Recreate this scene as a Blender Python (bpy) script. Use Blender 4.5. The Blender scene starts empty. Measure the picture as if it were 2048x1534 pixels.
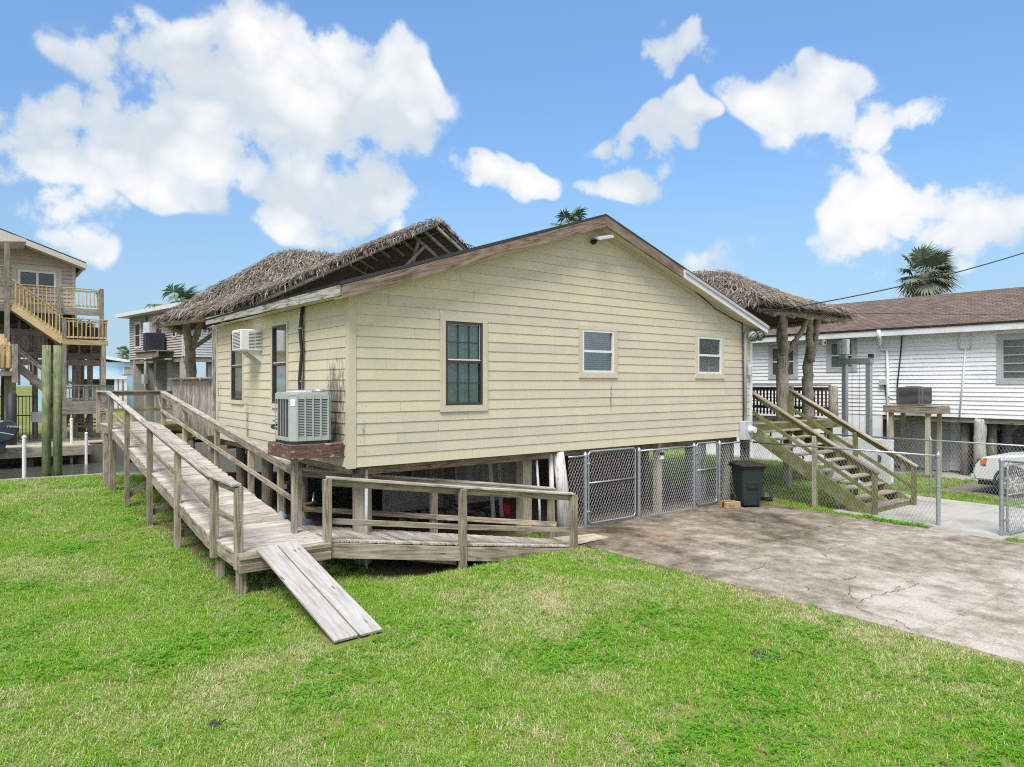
import bpy, bmesh, math, random
import numpy as np
from mathutils import Vector as V, Matrix as M4, noise as mnoise
random.seed(7); rng = np.random.default_rng(7)
S = bpy.context.scene; COL = S.collection; D = bpy.data; PI = math.pi
# ------------------------------------------------------------------ camera
CX, CY, CH, FPX = -4.716, -10.382, 3.02, 1377.0
cd = D.cameras.new('camera'); cam = D.objects.new('camera', cd); COL.objects.link(cam)
cd.sensor_width = 36; cd.lens = 36 * FPX / 2048; cd.clip_start = .05; cd.clip_end = 3000
cam.location = (CX, CY, CH); cam.rotation_euler = (PI / 2, 0, -math.atan2(.6115, .7912)); S.camera = cam
# ------------------------------------------------------------------ light
SUN_AZ = V((-.72, -.55)).normalized(); SUN_EL = math.radians(60)
sd = D.lights.new('sun', 'SUN'); sd.energy = 3.2; sd.angle = math.radians(28); sd.color = (1, .965, .9)
sun = D.objects.new('sun', sd); COL.objects.link(sun)
sv = V((SUN_AZ.x * math.cos(SUN_EL), SUN_AZ.y * math.cos(SUN_EL), math.sin(SUN_EL)))
sun.rotation_euler = sv.to_track_quat('Z', 'Y').to_euler(); sun.location = (0, 0, 60)
S.view_settings.view_transform = 'Standard'; S.view_settings.look = 'None'
S.view_settings.exposure = .5; S.view_settings.gamma = 1
S.cycles.use_denoising = False; S.cycles.max_bounces = 5; S.cycles.diffuse_bounces = 3; S.cycles.glossy_bounces = 2; S.cycles.transparent_max_bounces = 8; S.cycles.use_adaptive_sampling = True; S.cycles.adaptive_threshold = .018; S.cycles.filter_width = 1.1
S.cycles.caustics_reflective = False; S.cycles.caustics_refractive = False

def ray(px, py):
    a = (px - 1024) / FPX; b = (767 - py) / FPX
    return V((.6115 + a * .7912, .7912 - a * .6115, b))
# ------------------------------------------------------------------ node helpers
class NT:
    def __init__(s, tree): s.t = tree; s.n = tree.nodes; s.l = tree.links
    def add(s, ty, **k):
        n = s.n.new(ty)
        for a, v in k.items():
            if a == 'ins':
                for key, val in v.items(): s.set(n.inputs[key], val)
            else: setattr(n, a, v)
        return n
    def set(s, sock, val):
        if hasattr(val, 'is_output') or isinstance(val, bpy.types.NodeSocket): s.l.new(val, sock)
        else: sock.default_value = val
    def math(s, op, a, b=None, clamp=False):
        n = s.n.new('ShaderNodeMath'); n.operation = op; n.use_clamp = clamp; s.set(n.inputs[0], a)
        if b is not None: s.set(n.inputs[1], b)
        return n.outputs[0]
    def vmath(s, op, a, b=None):
        n = s.n.new('ShaderNodeVectorMath'); n.operation = op; s.set(n.inputs[0], a)
        if b is not None: s.set(n.inputs[1], b)
        return n
    def noise(s, vec, scale, detail=4, rough=.55, dist=0):
        n = s.add('ShaderNodeTexNoise', ins={'Scale': scale, 'Detail': detail, 'Roughness': rough, 'Distortion': dist})
        if vec is not None: s.l.new(vec, n.inputs['Vector'])
        return n.outputs['Fac']
    def ramp(s, fac, stops, interp='LINEAR'):
        n = s.n.new('ShaderNodeValToRGB'); n.color_ramp.interpolation = interp; e = n.color_ramp.elements
        while len(e) < len(stops): e.new(.5)
        for el, (p, c) in zip(e, stops):
            el.position = p; el.color = c if len(c) == 4 else (*c, 1)
        s.l.new(fac, n.inputs[0]); return n.outputs[0]
    def mix(s, fac, a, b, mode='MIX'):
        n = s.n.new('ShaderNodeMix'); n.data_type = 'RGBA'; n.blend_type = mode
        s.set(n.inputs[0], fac); s.set(n.inputs[6], a if not isinstance(a, tuple) else (*a[:3], 1)); s.set(n.inputs[7], b if not isinstance(b, tuple) else (*b[:3], 1))
        return n.outputs[2]
    def remap(s, v, a, b, c=0., d=1.):
        n = s.n.new('ShaderNodeMapRange'); s.set(n.inputs[0], v)
        for i, x in enumerate((a, b, c, d)): s.set(n.inputs[i + 1], x)
        n.clamp = True; return n.outputs[0]
MATS = {}
def newmat(name):
    m = D.materials.new(name); m.use_nodes = True; t = NT(m.node_tree)
    b = m.node_tree.nodes['Principled BSDF']; MATS[name] = m; return m, t, b
def bump(t, b, h, strength=.3, dist=.01):
    n = t.add('ShaderNodeBump', ins={'Strength': strength, 'Distance': dist, 'Height': h}); t.l.new(n.outputs[0], b.inputs['Normal'])
def sub(name, c, rough=.7, var=.12, scale=6., metal=0., bmp=.1, dirt=None, dscale=1.5, damt=.5, world=False, spec=.5, stretch=None):
    """plain procedural surface: base colour, mottling, optional dirt, light relief"""
    m, t, b = newmat(name)
    if world: vec = t.add('ShaderNodeNewGeometry').outputs['Position']
    else: vec = t.add('ShaderNodeTexCoord').outputs['Object']
    oi = t.add('ShaderNodeObjectInfo').outputs['Random']
    vec = t.vmath('ADD', vec, t.add('ShaderNodeCombineXYZ', ins={0: t.math('MULTIPLY', oi, 0. if world else 23.), 1: 0., 2: 0.}).outputs[0]).outputs[0]
    if stretch: vec = t.vmath('MULTIPLY', vec, stretch).outputs[0]
    n1 = t.noise(vec, scale, 6, .65)
    f = t.remap(n1, .25, .75, 1 - var, 1 + var)
    f = t.math('MULTIPLY', f, t.remap(oi, 0, 1, 1 - var * .5, 1 + var * .5))
    cc = t.vmath('SCALE', (c[0], c[1], c[2])); t.l.new(f, cc.inputs['Scale']); col = cc.outputs[0]
    if dirt:
        n2 = t.noise(vec, dscale, 7, .7); col = t.mix(t.math('MULTIPLY', t.remap(n2, .5, .72), damt), col, dirt)
    t.set(b.inputs['Base Color'], col); b.inputs['Roughness'].default_value = rough; b.inputs['Metallic'].default_value = metal
    b.inputs['Specular IOR Level'].default_value = spec
    if bmp: bump(t, b, n1, bmp, .01)
    return m
def wood(name, lo, mid, hi, algae=None, aamt=.0, peel=None, grain=1., axis='X', vary=.2, knots=.75):
    """weathered timber; grain runs along the piece (local X for boards, Z for round posts)"""
    m, t, b = newmat(name)
    oc = t.add('ShaderNodeTexCoord').outputs['Object']; oi = t.add('ShaderNodeObjectInfo').outputs['Random']
    if axis == 'Z': sp = t.add('ShaderNodeSeparateXYZ'); t.l.new(oc, sp.inputs[0]); oc = t.add('ShaderNodeCombineXYZ', ins={0: sp.outputs[2], 1: sp.outputs[0], 2: sp.outputs[1]}).outputs[0]
    off = t.add('ShaderNodeCombineXYZ', ins={0: t.math('MULTIPLY', oi, 37.), 1: t.math('MULTIPLY', oi, 11.), 2: t.math('MULTIPLY', oi, 5.)}).outputs[0]
    v = t.vmath('ADD', oc, off).outputs[0]
    vs = t.vmath('MULTIPLY', v, (.55, 8., 8.)).outputs[0]
    ring = t.math('FRACT', t.math('MULTIPLY', t.noise(vs, .9, 2, .4), 8. * grain))
    ring = t.math('ABSOLUTE', t.math('SUBTRACT', ring, .5))
    fine = t.noise(t.vmath('MULTIPLY', v, (2.5, 70., 70.)).outputs[0], 1.2, 4, .7)
    big = t.noise(v, 2.3, 4, .65)
    k = t.math('ADD', t.math('MULTIPLY', ring, .38), t.math('ADD', t.math('MULTIPLY', fine, .62), t.math('MULTIPLY', big, .45)))
    col = t.ramp(k, [(.46, lo), (.64, mid), (.86, hi)])
    vo = t.add('ShaderNodeTexVoronoi', ins={'Scale': 1., 'Randomness': 1.}); t.l.new(t.vmath('MULTIPLY', v, (1.5, 6., 6.)).outputs[0], vo.inputs['Vector'])
    knot = t.remap(vo.outputs['Distance'], .05, .12, 1, 0); col = t.mix(t.math('MULTIPLY', knot, knots), col, tuple(x * .4 for x in lo))
    br = t.remap(oi, 0, 1, 1 - vary, 1 + vary); sc = t.vmath('SCALE', col); t.l.new(br, sc.inputs['Scale']); col = sc.outputs[0]
    if algae:
        gp = t.add('ShaderNodeNewGeometry').outputs['Position']
        a = t.remap(t.noise(gp, 2.2, 5, .7), .5 - .25 * aamt, .72 - .2 * aamt); col = t.mix(t.math('MULTIPLY', a, .5 + .45 * aamt), col, algae)
    if peel:
        a = t.remap(t.noise(t.vmath('MULTIPLY', v, (3., 9., 9.)).outputs[0], 1.6, 5, .75), .57, .62); col = t.mix(a, col, peel)
    t.set(b.inputs['Base Color'], col); b.inputs['Roughness'].default_value = .85; b.inputs['Specular IOR Level'].default_value = .25
    bump(t, b, t.math('ADD', fine, t.math('MULTIPLY', ring, .4)), .4, .005)
    return m
# ------------------------------------------------------------------ world
W = D.worlds.new('World'); S.world = W; W.use_nodes = True; t = NT(W.node_tree)
bg = W.node_tree.nodes['Background']
sky = t.add('ShaderNodeTexSky', sky_type='NISHITA', sun_disc=False, sun_elevation=math.radians(48), altitude=10, air_density=1.0, dust_density=.25, ozone_density=2.2)
sky.sun_rotation = math.atan2(SUN_AZ.x, SUN_AZ.y)
g = t.add('ShaderNodeTexCoord').outputs['Generated']
skyc = t.vmath('MULTIPLY', sky.outputs[0], (.106, .126, .138)).outputs[0]
sx = t.add('ShaderNodeSeparateXYZ'); t.l.new(g, sx.inputs[0]); zz = sx.outputs[2]
az = t.math('ARCTAN2', sx.outputs[0], sx.outputs[1]); el = t.math('ARCSINE', zz)
# cumulus lobes as (azimuth, elevation, half width, half height, weight), broken up by noise on the sky direction
def azel(px, py): d = ray(px, py).normalized(); return math.atan2(d.x, d.y), math.asin(d.z)
lobes = [(590, 190, 330, 190, 1.), (730, 200, 220, 170, .95), (290, 320, 400, 140, 1.), (80, 285, 200, 120, .9), (650, 390, 260, 110, .82), (260, 110, 170, 130, .55), (150, 440, 140, 85, .7), 
         (1020, 340, 150, 64, .95), (1368, 108, 80, 115, .95), (1325, 270, 125, 56, .85), (1262, 354, 105, 48, .85), (1620, 210, 225, 112, 1.), (1790, 245, 170, 95, .95), (1735, 320, 80, 70, .55), (1735, 420, 155, 115, .82), (1940, 465, 200, 130, .95), (2050, 320, 130, 80, .52), (1410, 530, 100, 40, .26)]
wn = t.add('ShaderNodeTexNoise', ins={'Scale': 7., 'Detail': 2., 'Roughness': .6}); t.l.new(g, wn.inputs['Vector'])
wv = t.vmath('MULTIPLY', t.vmath('SUBTRACT', wn.outputs['Color'], (.5, .5, .5)).outputs[0], (.20, .15, 0.)).outputs[0]
q0 = t.vmath('ADD', t.add('ShaderNodeCombineXYZ', ins={0: az, 1: el, 2: 0.}).outputs[0], wv).outputs[0]
field = None
for (px, py, w, h, k) in lobes:
    a0, e0 = azel(px, py); a1, _ = azel(px + w, py); _, e1 = azel(px, py - h)
    c = t.vmath('MULTIPLY', t.vmath('SUBTRACT', q0, (a0, e0, 0.)).outputs[0], (1 / abs(a1 - a0), 1 / abs(e1 - e0), 0.)).outputs[0]
    dd = t.vmath('DOT_PRODUCT', c, c).outputs['Value']; n = t.n.new('ShaderNodeMath'); n.operation = 'MULTIPLY_ADD'; t.set(n.inputs[0], dd); n.inputs[1].default_value = -k; n.inputs[2].default_value = k
    field = n.outputs[0] if field is None else t.math('MAXIMUM', field, n.outputs[0])
field = t.math('MAXIMUM', field, 0.)
# out of view: extra bright cloud cover, added to raise the ambient light
zc_ = t.math('ADD', t.math('ABSOLUTE', zz), .3)
flat = t.vmath('DIVIDE', g, t.add('ShaderNodeCombineXYZ', ins={0: zc_, 1: zc_, 2: 1.}).outputs[0]).outputs[0]
fwd = t.vmath('DOT_PRODUCT', g, (.6115, .7912, .0)).outputs['Value']
gen = t.math('MULTIPLY', t.remap(t.noise(flat, 1.5, 2, .5), .34, .56), t.remap(fwd, .45, .70, 1., 0.))
field = t.math('MAXIMUM', field, gen)
n1 = t.noise(g, 8., 5, .6)
vq = t.vmath('ADD', g, t.vmath('MULTIPLY', t.vmath('SUBTRACT', wn.outputs['Color'], (.5, .5, .5)).outputs[0], (.10, .10, .10)).outputs[0]).outputs[0]
vo = t.add('ShaderNodeTexVoronoi', ins={'Scale': 13., 'Detail': 1., 'Roughness': .6, 'Lacunarity': 2.5}); t.l.new(vq, vo.inputs['Vector'])
puff = t.math('SUBTRACT', 1., vo.outputs['Distance'])          # rounded billows
n2 = t.noise(g, 48., 3, .7)
nn = t.math('ADD', t.math('MULTIPLY', t.math('SUBTRACT', n1, .5), 1.7), t.math('ADD', t.math('MULTIPLY', t.math('SUBTRACT', puff, .19), .8), t.math('MULTIPLY', t.math('SUBTRACT', n2, .5), .75)))
dens = t.math('ADD', field, t.math('MULTIPLY', nn, t.remap(field, 0., .3)))
alpha = t.math('ADD', t.math('MULTIPLY', t.remap(dens, .16, .46), .66), t.math('MULTIPLY', t.remap(dens, .06, .9), .34))
sh = t.noise(t.vmath('MULTIPLY', g, (1., 1., 1.8)).outputs[0], 6., 2, .5)
ccol = t.ramp(t.math('ADD', t.math('MULTIPLY', sh, .85), t.math('MULTIPLY', puff, .15)), [(.38, (.50, .55, .59)), (.47, (.62, .645, .665)), (.57, (.71, .705, .70))])
haze = t.remap(zz, 0., .30, .8, 0.)
sc_ = t.vmath('SCALE', skyc); t.l.new(t.remap(zz, .05, .5, .62, 1.26), sc_.inputs['Scale']); base = t.mix(haze, sc_.outputs[0], (.30, .43, .56))
wc = t.mix(t.math('MULTIPLY', alpha, t.remap(zz, .0, .12)), base, ccol)
t.set(bg.inputs['Color'], wc); bg.inputs['Strength'].default_value = 1.0
W.cycles.sampling_method = 'MANUAL'; W.cycles.sample_map_resolution = 512
# ------------------------------------------------------------------ mesh helpers
WM = {}
def place(o, M, parent=None):
    COL.objects.link(o); WM[o.name] = M
    if parent: o.parent = parent; o.matrix_basis = WM[parent.name].inverted() @ M
    else: o.matrix_basis = M
    return o
def tag(o, label, cat, group=None, kind=None):
    if label: o['label'] = label
    if cat: o['category'] = cat
    if group: o['group'] = group
    if kind: o['kind'] = kind
    return o
def thing(name, loc, label, cat, group=None):
    o = D.objects.new(name, None); o.empty_display_size = .2; place(o, M4.Translation(V(loc))); return tag(o, label, cat, group)
def mk(name, vs, fs, mat, parent=None, M=None, smooth=False, mats=None, fm=None):
    me = D.meshes.new(name); me.from_pydata([tuple(v) for v in vs], [], fs); me.update()
    for mm in (mats or [mat]): me.materials.append(MATS[mm])
    if fm is not None: me.polygons.foreach_set('material_index', fm)
    if smooth: me.polygons.foreach_set('use_smooth', [True] * len(me.polygons))
    o = D.objects.new(name, me); return place(o, M if M is not None else (WM[parent.name].copy() if parent else M4()), parent)
class MB:
    def __init__(s): s.v = []; s.f = []
    def poly(s, pts, fs):
        n = len(s.v); s.v += [V(p) for p in pts]; s.f += [tuple(n + i for i in f) for f in fs]; return s
    def box(s, a, b):
        (x0, y0, z0), (x1, y1, z1) = a, b
        return s.poly([(x0, y0, z0), (x1, y0, z0), (x1, y1, z0), (x0, y1, z0), (x0, y0, z1), (x1, y0, z1), (x1, y1, z1), (x0, y1, z1)],
                      [(0, 3, 2, 1), (4, 5, 6, 7), (0, 1, 5, 4), (1, 2, 6, 5), (2, 3, 7, 6), (3, 0, 4, 7)])
    def bar(s, p, q, w, h, up=(0, 0, 1)):
        p, q = V(p), V(q); x = (q - p).normalized(); u = V(up); y = u.cross(x)
        if y.length < 1e-4: y = V((0, 1, 0)).cross(x)
        y.normalize(); z = x.cross(y); y = y * w / 2; z = z * h / 2
        return s.poly([p - y - z, q - y - z, q + y - z, p + y - z, p - y + z, q - y + z, q + y + z, p + y + z],
                      [(0, 3, 2, 1), (4, 5, 6, 7), (0, 1, 5, 4), (1, 2, 6, 5), (2, 3, 7, 6), (3, 0, 4, 7)])
    def tube(s, pts, r, n=8, cap=True, closed=False):
        pts = [V(p) for p in pts]; rs = r if isinstance(r, (list, tuple)) else [r] * len(pts); base = len(s.v); k = len(pts)
        prev = None
        for i, p in enumerate(pts):
            if closed: d = pts[(i + 1) % k] - pts[i - 1]
            else: d = pts[min(i + 1, k - 1)] - pts[max(i - 1, 0)]
            d.normalize()
            if prev is None:
                a = V((0, 0, 1)) if abs(d.z) < .9 else V((1, 0, 0)); x = d.cross(a).normalized()
            else: x = (prev - d * prev.dot(d)).normalized()
            prev = x; y = d.cross(x)
            for j in range(n):
                a = 2 * PI * j / n; s.v.append(p + (x * math.cos(a) + y * math.sin(a)) * rs[i])
        for i in range(k if closed else k - 1):
            i2 = (i + 1) % k
            for j in range(n):
                j2 = (j + 1) % n; s.f.append((base + i * n + j, base + i * n + j2, base + i2 * n + j2, base + i2 * n + j))
        if cap and not closed:
            s.f.append(tuple(base + j for j in reversed(range(n)))); s.f.append(tuple(base + (k - 1) * n + j for j in range(n)))
        return s
    def lathe(s, c, prof, n=16):
        c = V(c); base = len(s.v); k = len(prof)
        for (r, z) in prof:
            for j in range(n): a = 2 * PI * j / n; s.v.append(c + V((r * math.cos(a), r * math.sin(a), z)))
        for i in range(k - 1):
            for j in range(n): j2 = (j + 1) % n; s.f.append((base + i * n + j, base + i * n + j2, base + (i + 1) * n + j2, base + (i + 1) * n + j))
        s.f.append(tuple(base + j for j in reversed(range(n)))); s.f.append(tuple(base + (k - 1) * n + j for j in range(n)))
        return s
    def prism(s, poly, d):   # polygon (list of 3-D points) extruded by vector d
        n = len(poly); p = [V(q) for q in poly]; d = V(d)
        return s.poly(p + [q + d for q in p], [tuple(range(n))[::-1], tuple(range(n, 2 * n))] + [(i, (i + 1) % n, n + (i + 1) % n, n + i) for i in range(n)])
    def build(s, name, mat, parent=None, smooth=False, bev=0, base=None, mats=None, fm=None):
        if parent: o0 = WM[parent.name].translation
        elif base is not None: o0 = V(base)
        else:
            xs = [v.x for v in s.v]; ys = [v.y for v in s.v]; o0 = V(((min(xs) + max(xs)) / 2, (min(ys) + max(ys)) / 2, min(v.z for v in s.v)))
        o = mk(name, [v - o0 for v in s.v], s.f, mat, parent, M4.Translation(o0), smooth, mats, fm)
        if bev:
            bm = bmesh.new(); bm.from_mesh(o.data); bmesh.ops.bevel(bm, geom=bm.edges[:], offset=bev, segments=1, affect='EDGES', clamp_overlap=True); bm.to_mesh(o.data); bm.free()
        return o
BC = {}
def board(name, p, q, w, h, mat, parent=None, up=(0, 0, 1), bev=.004):
    """a sawn board from p to q: w across, h along 'up'; grain runs along its length"""
    p, q = V(p), V(q); L = (q - p).length; x = (q - p) / L; u = V(up); y = u.cross(x)
    if y.length < 1e-4: y = V((0, 1, 0)).cross(x)
    y.normalize(); z = x.cross(y)
    key = (round(L, 3), round(w, 4), round(h, 4), mat, bev)
    if key not in BC:
        me = D.meshes.new(name); bm = bmesh.new(); bmesh.ops.create_cube(bm, size=1); bmesh.ops.scale(bm, vec=(L, w, h), verts=bm.verts)
        if bev: bmesh.ops.bevel(bm, geom=bm.edges[:], offset=min(bev, w * .3, h * .3), segments=1, affect='EDGES')
        bm.to_mesh(me); bm.free(); me.materials.append(MATS[mat]); BC[key] = me
    R = M4((x, y, z)).transposed().to_4x4()
    return place(D.objects.new(name, BC[key]), M4.Translation((p + q) / 2) @ R, parent)
def post(name, x, y, z0, z1, w, mat, parent=None, bev=.005): return board(name, (x, y, z0), (x, y, z1), w, w, mat, parent, up=(1, 0, 0), bev=bev)
def clip(poly, a, b, c):   # keep a*u+b*v<=c
    out = []
    for i in range(len(poly)):
        p, q = poly[i], poly[(i + 1) % len(poly)]; dp = a * p[0] + b * p[1] - c; dq = a * q[0] + b * q[1] - c
        if dp <= 0: out.append(p)
        if dp * dq < 0: k = dp / (dp - dq); out.append((p[0] + (q[0] - p[0]) * k, p[1] + (q[1] - p[1]) * k))
    return out
def lap(parent, O, u, n, length, z0, z1, ex, mat, openings=(), clips=(), joints=None, name='plank', thick=.017, joined=False, lo=0.):
    """lapped siding: O origin of the sheathing plane, u along it, n outward; every course (and every butt-jointed piece) is its own plank"""
    O, u, n = V(O), V(u), V(n); z = z0; row = 0; acc = MB()
    while z < z1 - 1e-4:
        zt = min(z + ex, z1); cuts = [lo, length]
        if joints: cuts += [c for c in joints(row) if lo + .3 < c < length - .3]
        cuts = sorted(cuts); segs = []
        for a, b in zip(cuts, cuts[1:]): segs.append((a + (.0025 if a > lo else 0), b - (.0025 if b < length else 0), z, zt))
        for (ua, ub, za, zb) in openings:
            new = []
            for (a, b, c, d) in segs:
                if ub <= a or ua >= b or zb <= c or za >= d: new.append((a, b, c, d)); continue
                if a < ua: new.append((a, ua, c, d))
                if ub < b: new.append((ub, b, c, d))
                m0, m1 = max(a, ua), min(b, ub)
                if za > c: new.append((m0, m1, c, za))
                if zb < d: new.append((m0, m1, zb, d))
            segs = new
        for (a, b, c, d) in segs:
            P = [(a, c), (b, c), (b, d), (a, d)]
            for cl in clips: P = clip(P, *cl)
            if len(P) < 3 or b - a < .004 or max(p[1] for p in P) - min(p[1] for p in P) < .004: continue
            off = lambda vz: thick - (thick - .005) * (vz - z) / ex
            F = [O + u * p[0] + V((0, 0, p[1])) + n * off(p[1]) for p in P]; B = [O + u * p[0] + V((0, 0, p[1])) for p in P]; k = len(P)
            fs = [tuple(range(k)), tuple(range(k, 2 * k))[::-1]] + [(i, k + i, k + (i + 1) % k, (i + 1) % k) for i in range(k)]
            if joined: acc.poly(F + B, fs)
            else: MB().poly(F + B, fs).build(name, mat, parent)
        z = zt; row += 1
    if joined: return acc.build(name, mat, parent)
# ------------------------------------------------------------------ materials
wood('weathered_wood', (.15, .115, .08), (.33, .275, .21), (.52, .455, .375), vary=.22)
wood('deck_wood', (.23, .195, .16), (.47, .42, .365), (.66, .61, .555), vary=.2, knots=.6)
wood('pale_plank', (.32, .295, .27), (.44, .415, .39), (.54, .515, .49), grain=.8, vary=.05, knots=.9)
wood('brown_wood', (.11, .07, .05), (.235, .17, .13), (.37, .29, .24), vary=.06)
wood('grey_fascia', (.10, .09, .075), (.40, .38, .345), (.56, .54, .50), vary=.05)
wood('algae_wood', (.10, .09, .055), (.25, .23, .15), (.37, .35, .25), algae=(.125, .15, .02), aamt=.7)
wood('green_piling', (.10, .105, .06), (.23, .25, .12), (.35, .37, .22), algae=(.08, .14, .085), aamt=.3, axis='Z')
wood('new_pine', (.40, .28, .13), (.58, .43, .23), (.72, .57, .36))
wood('far_wood', (.15, .125, .10), (.29, .255, .21), (.43, .385, .33))
wood('far_trunk', (.13, .11, .09), (.25, .22, .18), (.38, .34, .29), axis='Z')
wood('red_paint_wood', (.095, .05, .042), (.16, .088, .075), (.23, .14, .12), peel=(.42, .38, .31))
wood('pale_piling', (.34, .33, .31), (.60, .585, .555), (.74, .73, .70))
wood('pale_trunk', (.30, .29, .27), (.60, .585, .56), (.74, .73, .71), axis='Z')
wood('tan_piling', (.27, .23, .17), (.43, .38, .29), (.56, .51, .42))
wood('tan_trunk', (.27, .23, .17), (.43, .38, .29), (.56, .51, .42), axis='Z')
wood('dark_stain', (.07, .045, .034), (.15, .10, .075), (.24, .17, .13))
wood('log', (.17, .14, .105), (.40, .345, .275), (.58, .525, .44), axis='Z', grain=1.3)
wood('bark_slab', (.10, .08, .07), (.36, .32, .28), (.62, .58, .53), grain=2.)
wood('dock_wood', (.26, .21, .15), (.45, .39, .30), (.60, .54, .44))
# cream siding with mildew where the condenser drips and a streak under the middle window
m, t, b = newmat('cream_siding')
gp = t.add('ShaderNodeNewGeometry').outputs['Position']; oi = t.add('ShaderNodeObjectInfo').outputs['Random']
n1 = t.noise(t.vmath('MULTIPLY', gp, (1., 1., .55)).outputs[0], 1.6, 6, .65); n2 = t.noise(t.vmath('MULTIPLY', gp, (9., 9., 1.2)).outputs[0], 1.3, 5, .6)
col = t.ramp(t.math('ADD', t.math('MULTIPLY', n1, .68), t.math('MULTIPLY', oi, .32)), [(.28, (.575, .515, .43)), (.5, (.64, .572, .445)), (.72, (.675, .605, .425))])
col = t.mix(t.math('MULTIPLY', t.remap(n2, .5, .75), .16), col, (.42, .38, .28))
def spot(c, rad, sc=(1, 1, 1)):
    d = t.vmath('LENGTH', t.vmath('MULTIPLY', t.vmath('SUBTRACT', gp, c).outputs[0], sc).outputs[0]).outputs['Value']
    return t.remap(d, 0., rad, 1., 0.)
nm = t.noise(t.vmath('MULTIPLY', gp, (7., 7., 2.6)).outputs[0], 1.5, 8, .75)
ms = t.math('MAXIMUM', spot((0, .55, 2.75), 1.0, (1, 1.3, .9)), t.math('MULTIPLY', spot((0, .45, 2.2), .8), .9))
ms = t.math('MAXIMUM', ms, t.math('MULTIPLY', spot((0, 7.7, 2.6), 1.2, (1, 2.5, .8)), .6))
ms = t.math('MAXIMUM', ms, t.math('MULTIPLY', spot((0, 5.3, 2.1), .9, (1, 4., .7)), .7))
ms = t.math('MAXIMUM', ms, t.math('MULTIPLY', spot((5.98, 0, 2.72), .5, (16., 1, .9)), 1.15))
mk_ = t.remap(t.math('ADD', nm, t.math('MULTIPLY', ms, .40)), .64, .82); mk_ = t.math('MULTIPLY', mk_, t.remap(ms, .02, .3))
col = t.mix(t.math('MULTIPLY', mk_, .75), col, (.045, .04, .03))
t.set(b.inputs['Base Color'], col); b.inputs['Roughness'].default_value = .62; b.inputs['Specular IOR Level'].default_value = .3
bump(t, b, t.noise(t.vmath('MULTIPLY', gp, (3., 3., 40.)).outputs[0], 2., 4, .6), .12, .004)
sub('cream_trim', (.61, .55, .43), .6, .1, 3, dirt=(.34, .31, .22), damt=.3, world=True)
sub('white_paint', (.74, .75, .77), .5, .06, 3, dirt=(.35, .36, .33), dscale=1.2, damt=.35)
sub('white_siding', (.87, .88, .90), .5, .05, 2, dirt=(.40, .42, .38), dscale=.9, damt=.4, world=True, stretch=(1, .45, 1.6))
sub('white_plastic', (.78, .78, .77), .4, .04, 4, dirt=(.5, .48, .42), damt=.3)
sub('grey_trim', (.46, .46, .48), .6, .08, 3)
sub('dark_bronze', (.045, .04, .038), .45, .1, 8)
sub('galvanised', (.46, .50, .54), .38, .15, 14, metal=.75, bmp=.05)
sub('fence_wire', (.42, .42, .42), .5, .1, 4, metal=.3, bmp=0)
sub('black_rubber', (.025, .025, .027), .6, .2, 8)
sub('bin_green', (.018, .036, .034), .5, .18, 9, dirt=(.08, .09, .08), damt=.35)
sub('bin_lid', (.018, .018, .020), .5, .2, 9, dirt=(.11, .10, .09), dscale=6, damt=.5)
sub('cardboard', (.45, .30, .16), .8, .1, 5)
sub('condenser_green', (.41, .44, .435), .5, .06, 4, dirt=(.22, .25, .23), damt=.3)
sub('condenser_brown', (.15, .138, .128), .5, .1, 6)
sub('condenser_dark', (.055, .062, .075), .5, .1, 6)
sub('fin_dark', (.07, .065, .06), .6, .2, 20)
sub('meter_grey', (.50, .53, .55), .45, .08, 5)
sub('taupe_siding', (.56, .48, .415), .7, .06, 2, world=True)
sub('taupe_soffit', (.62, .55, .48), .7, .06, 2)
sub('grey_siding', (.47, .43, .42), .7, .06, 2, world=True)
sub('pale_siding', (.66, .66, .68), .7, .05, 2, world=True)
sub('blue_wall', (.44, .64, .80), .7, .05, 1)
sub('dirt', (.20, .165, .13), .95, .35, 4, bmp=.6, world=True)
sub('under_boards', (.48, .46, .42), .85, .2, 3, dirt=(.08, .07, .06), damt=.5)
sub('inside', (.07, .065, .06), .9, .1)
sub('red_plastic', (.55, .03, .03), .4, .08, 5)
sub('orange_lens', (.75, .2, .02), .25, .05, 5)
sub('car_white', (.72, .73, .75), .25, .03, 3, bmp=0)
sub('chrome', (.6, .6, .62), .18, .05, 5, metal=1., bmp=0)
sub('tyre', (.02, .02, .021), .8, .2, 10)
sub('cowl', (.045, .055, .068), .3, .1, 4)
sub('lettering', (.75, .76, .78), .5, .02, 4, bmp=0)
sub('ink', (.03, .03, .035), .7, .05, 4, bmp=0)
sub('blue_pvc', (.24, .34, .48), .5, .1, 5)
sub('rust', (.25, .12, .06), .8, .25, 8)
sub('frond', (.095, .165, .06), .65, .3, 5, bmp=0)
sub('frond_grey', (.155, .19, .13), .65, .3, 5, bmp=0)
sub('palm_trunk', (.19, .155, .12), .9, .3, 9, bmp=.5)
sub('dead_frond', (.20, .14, .085), .9, .25, 6, bmp=0)
sub('curtain_green', (.50, .60, .56), .8, .12, 5, bmp=0)
sub('curtain_dark', (.17, .22, .20), .8, .2, 5, bmp=0)
sub('blind', (.66, .62, .55), .6, .06, 5, bmp=0)
sub('wood_inside', (.26, .14, .10), .7, .15, 6)
sub('concrete_pale', (.40, .385, .35), .85, .14, 2.2, dirt=(.18, .165, .14), dscale=.8, damt=.6, bmp=.25, world=True)
sub('concrete_dark', (.20, .17, .145), .9, .2, 2.5, dirt=(.09, .075, .06), dscale=.7, damt=.6, bmp=.3, world=True)
sub('bulkhead', (.24, .22, .18), .9, .2, 3, dirt=(.07, .07, .06), damt=.6)
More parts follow.
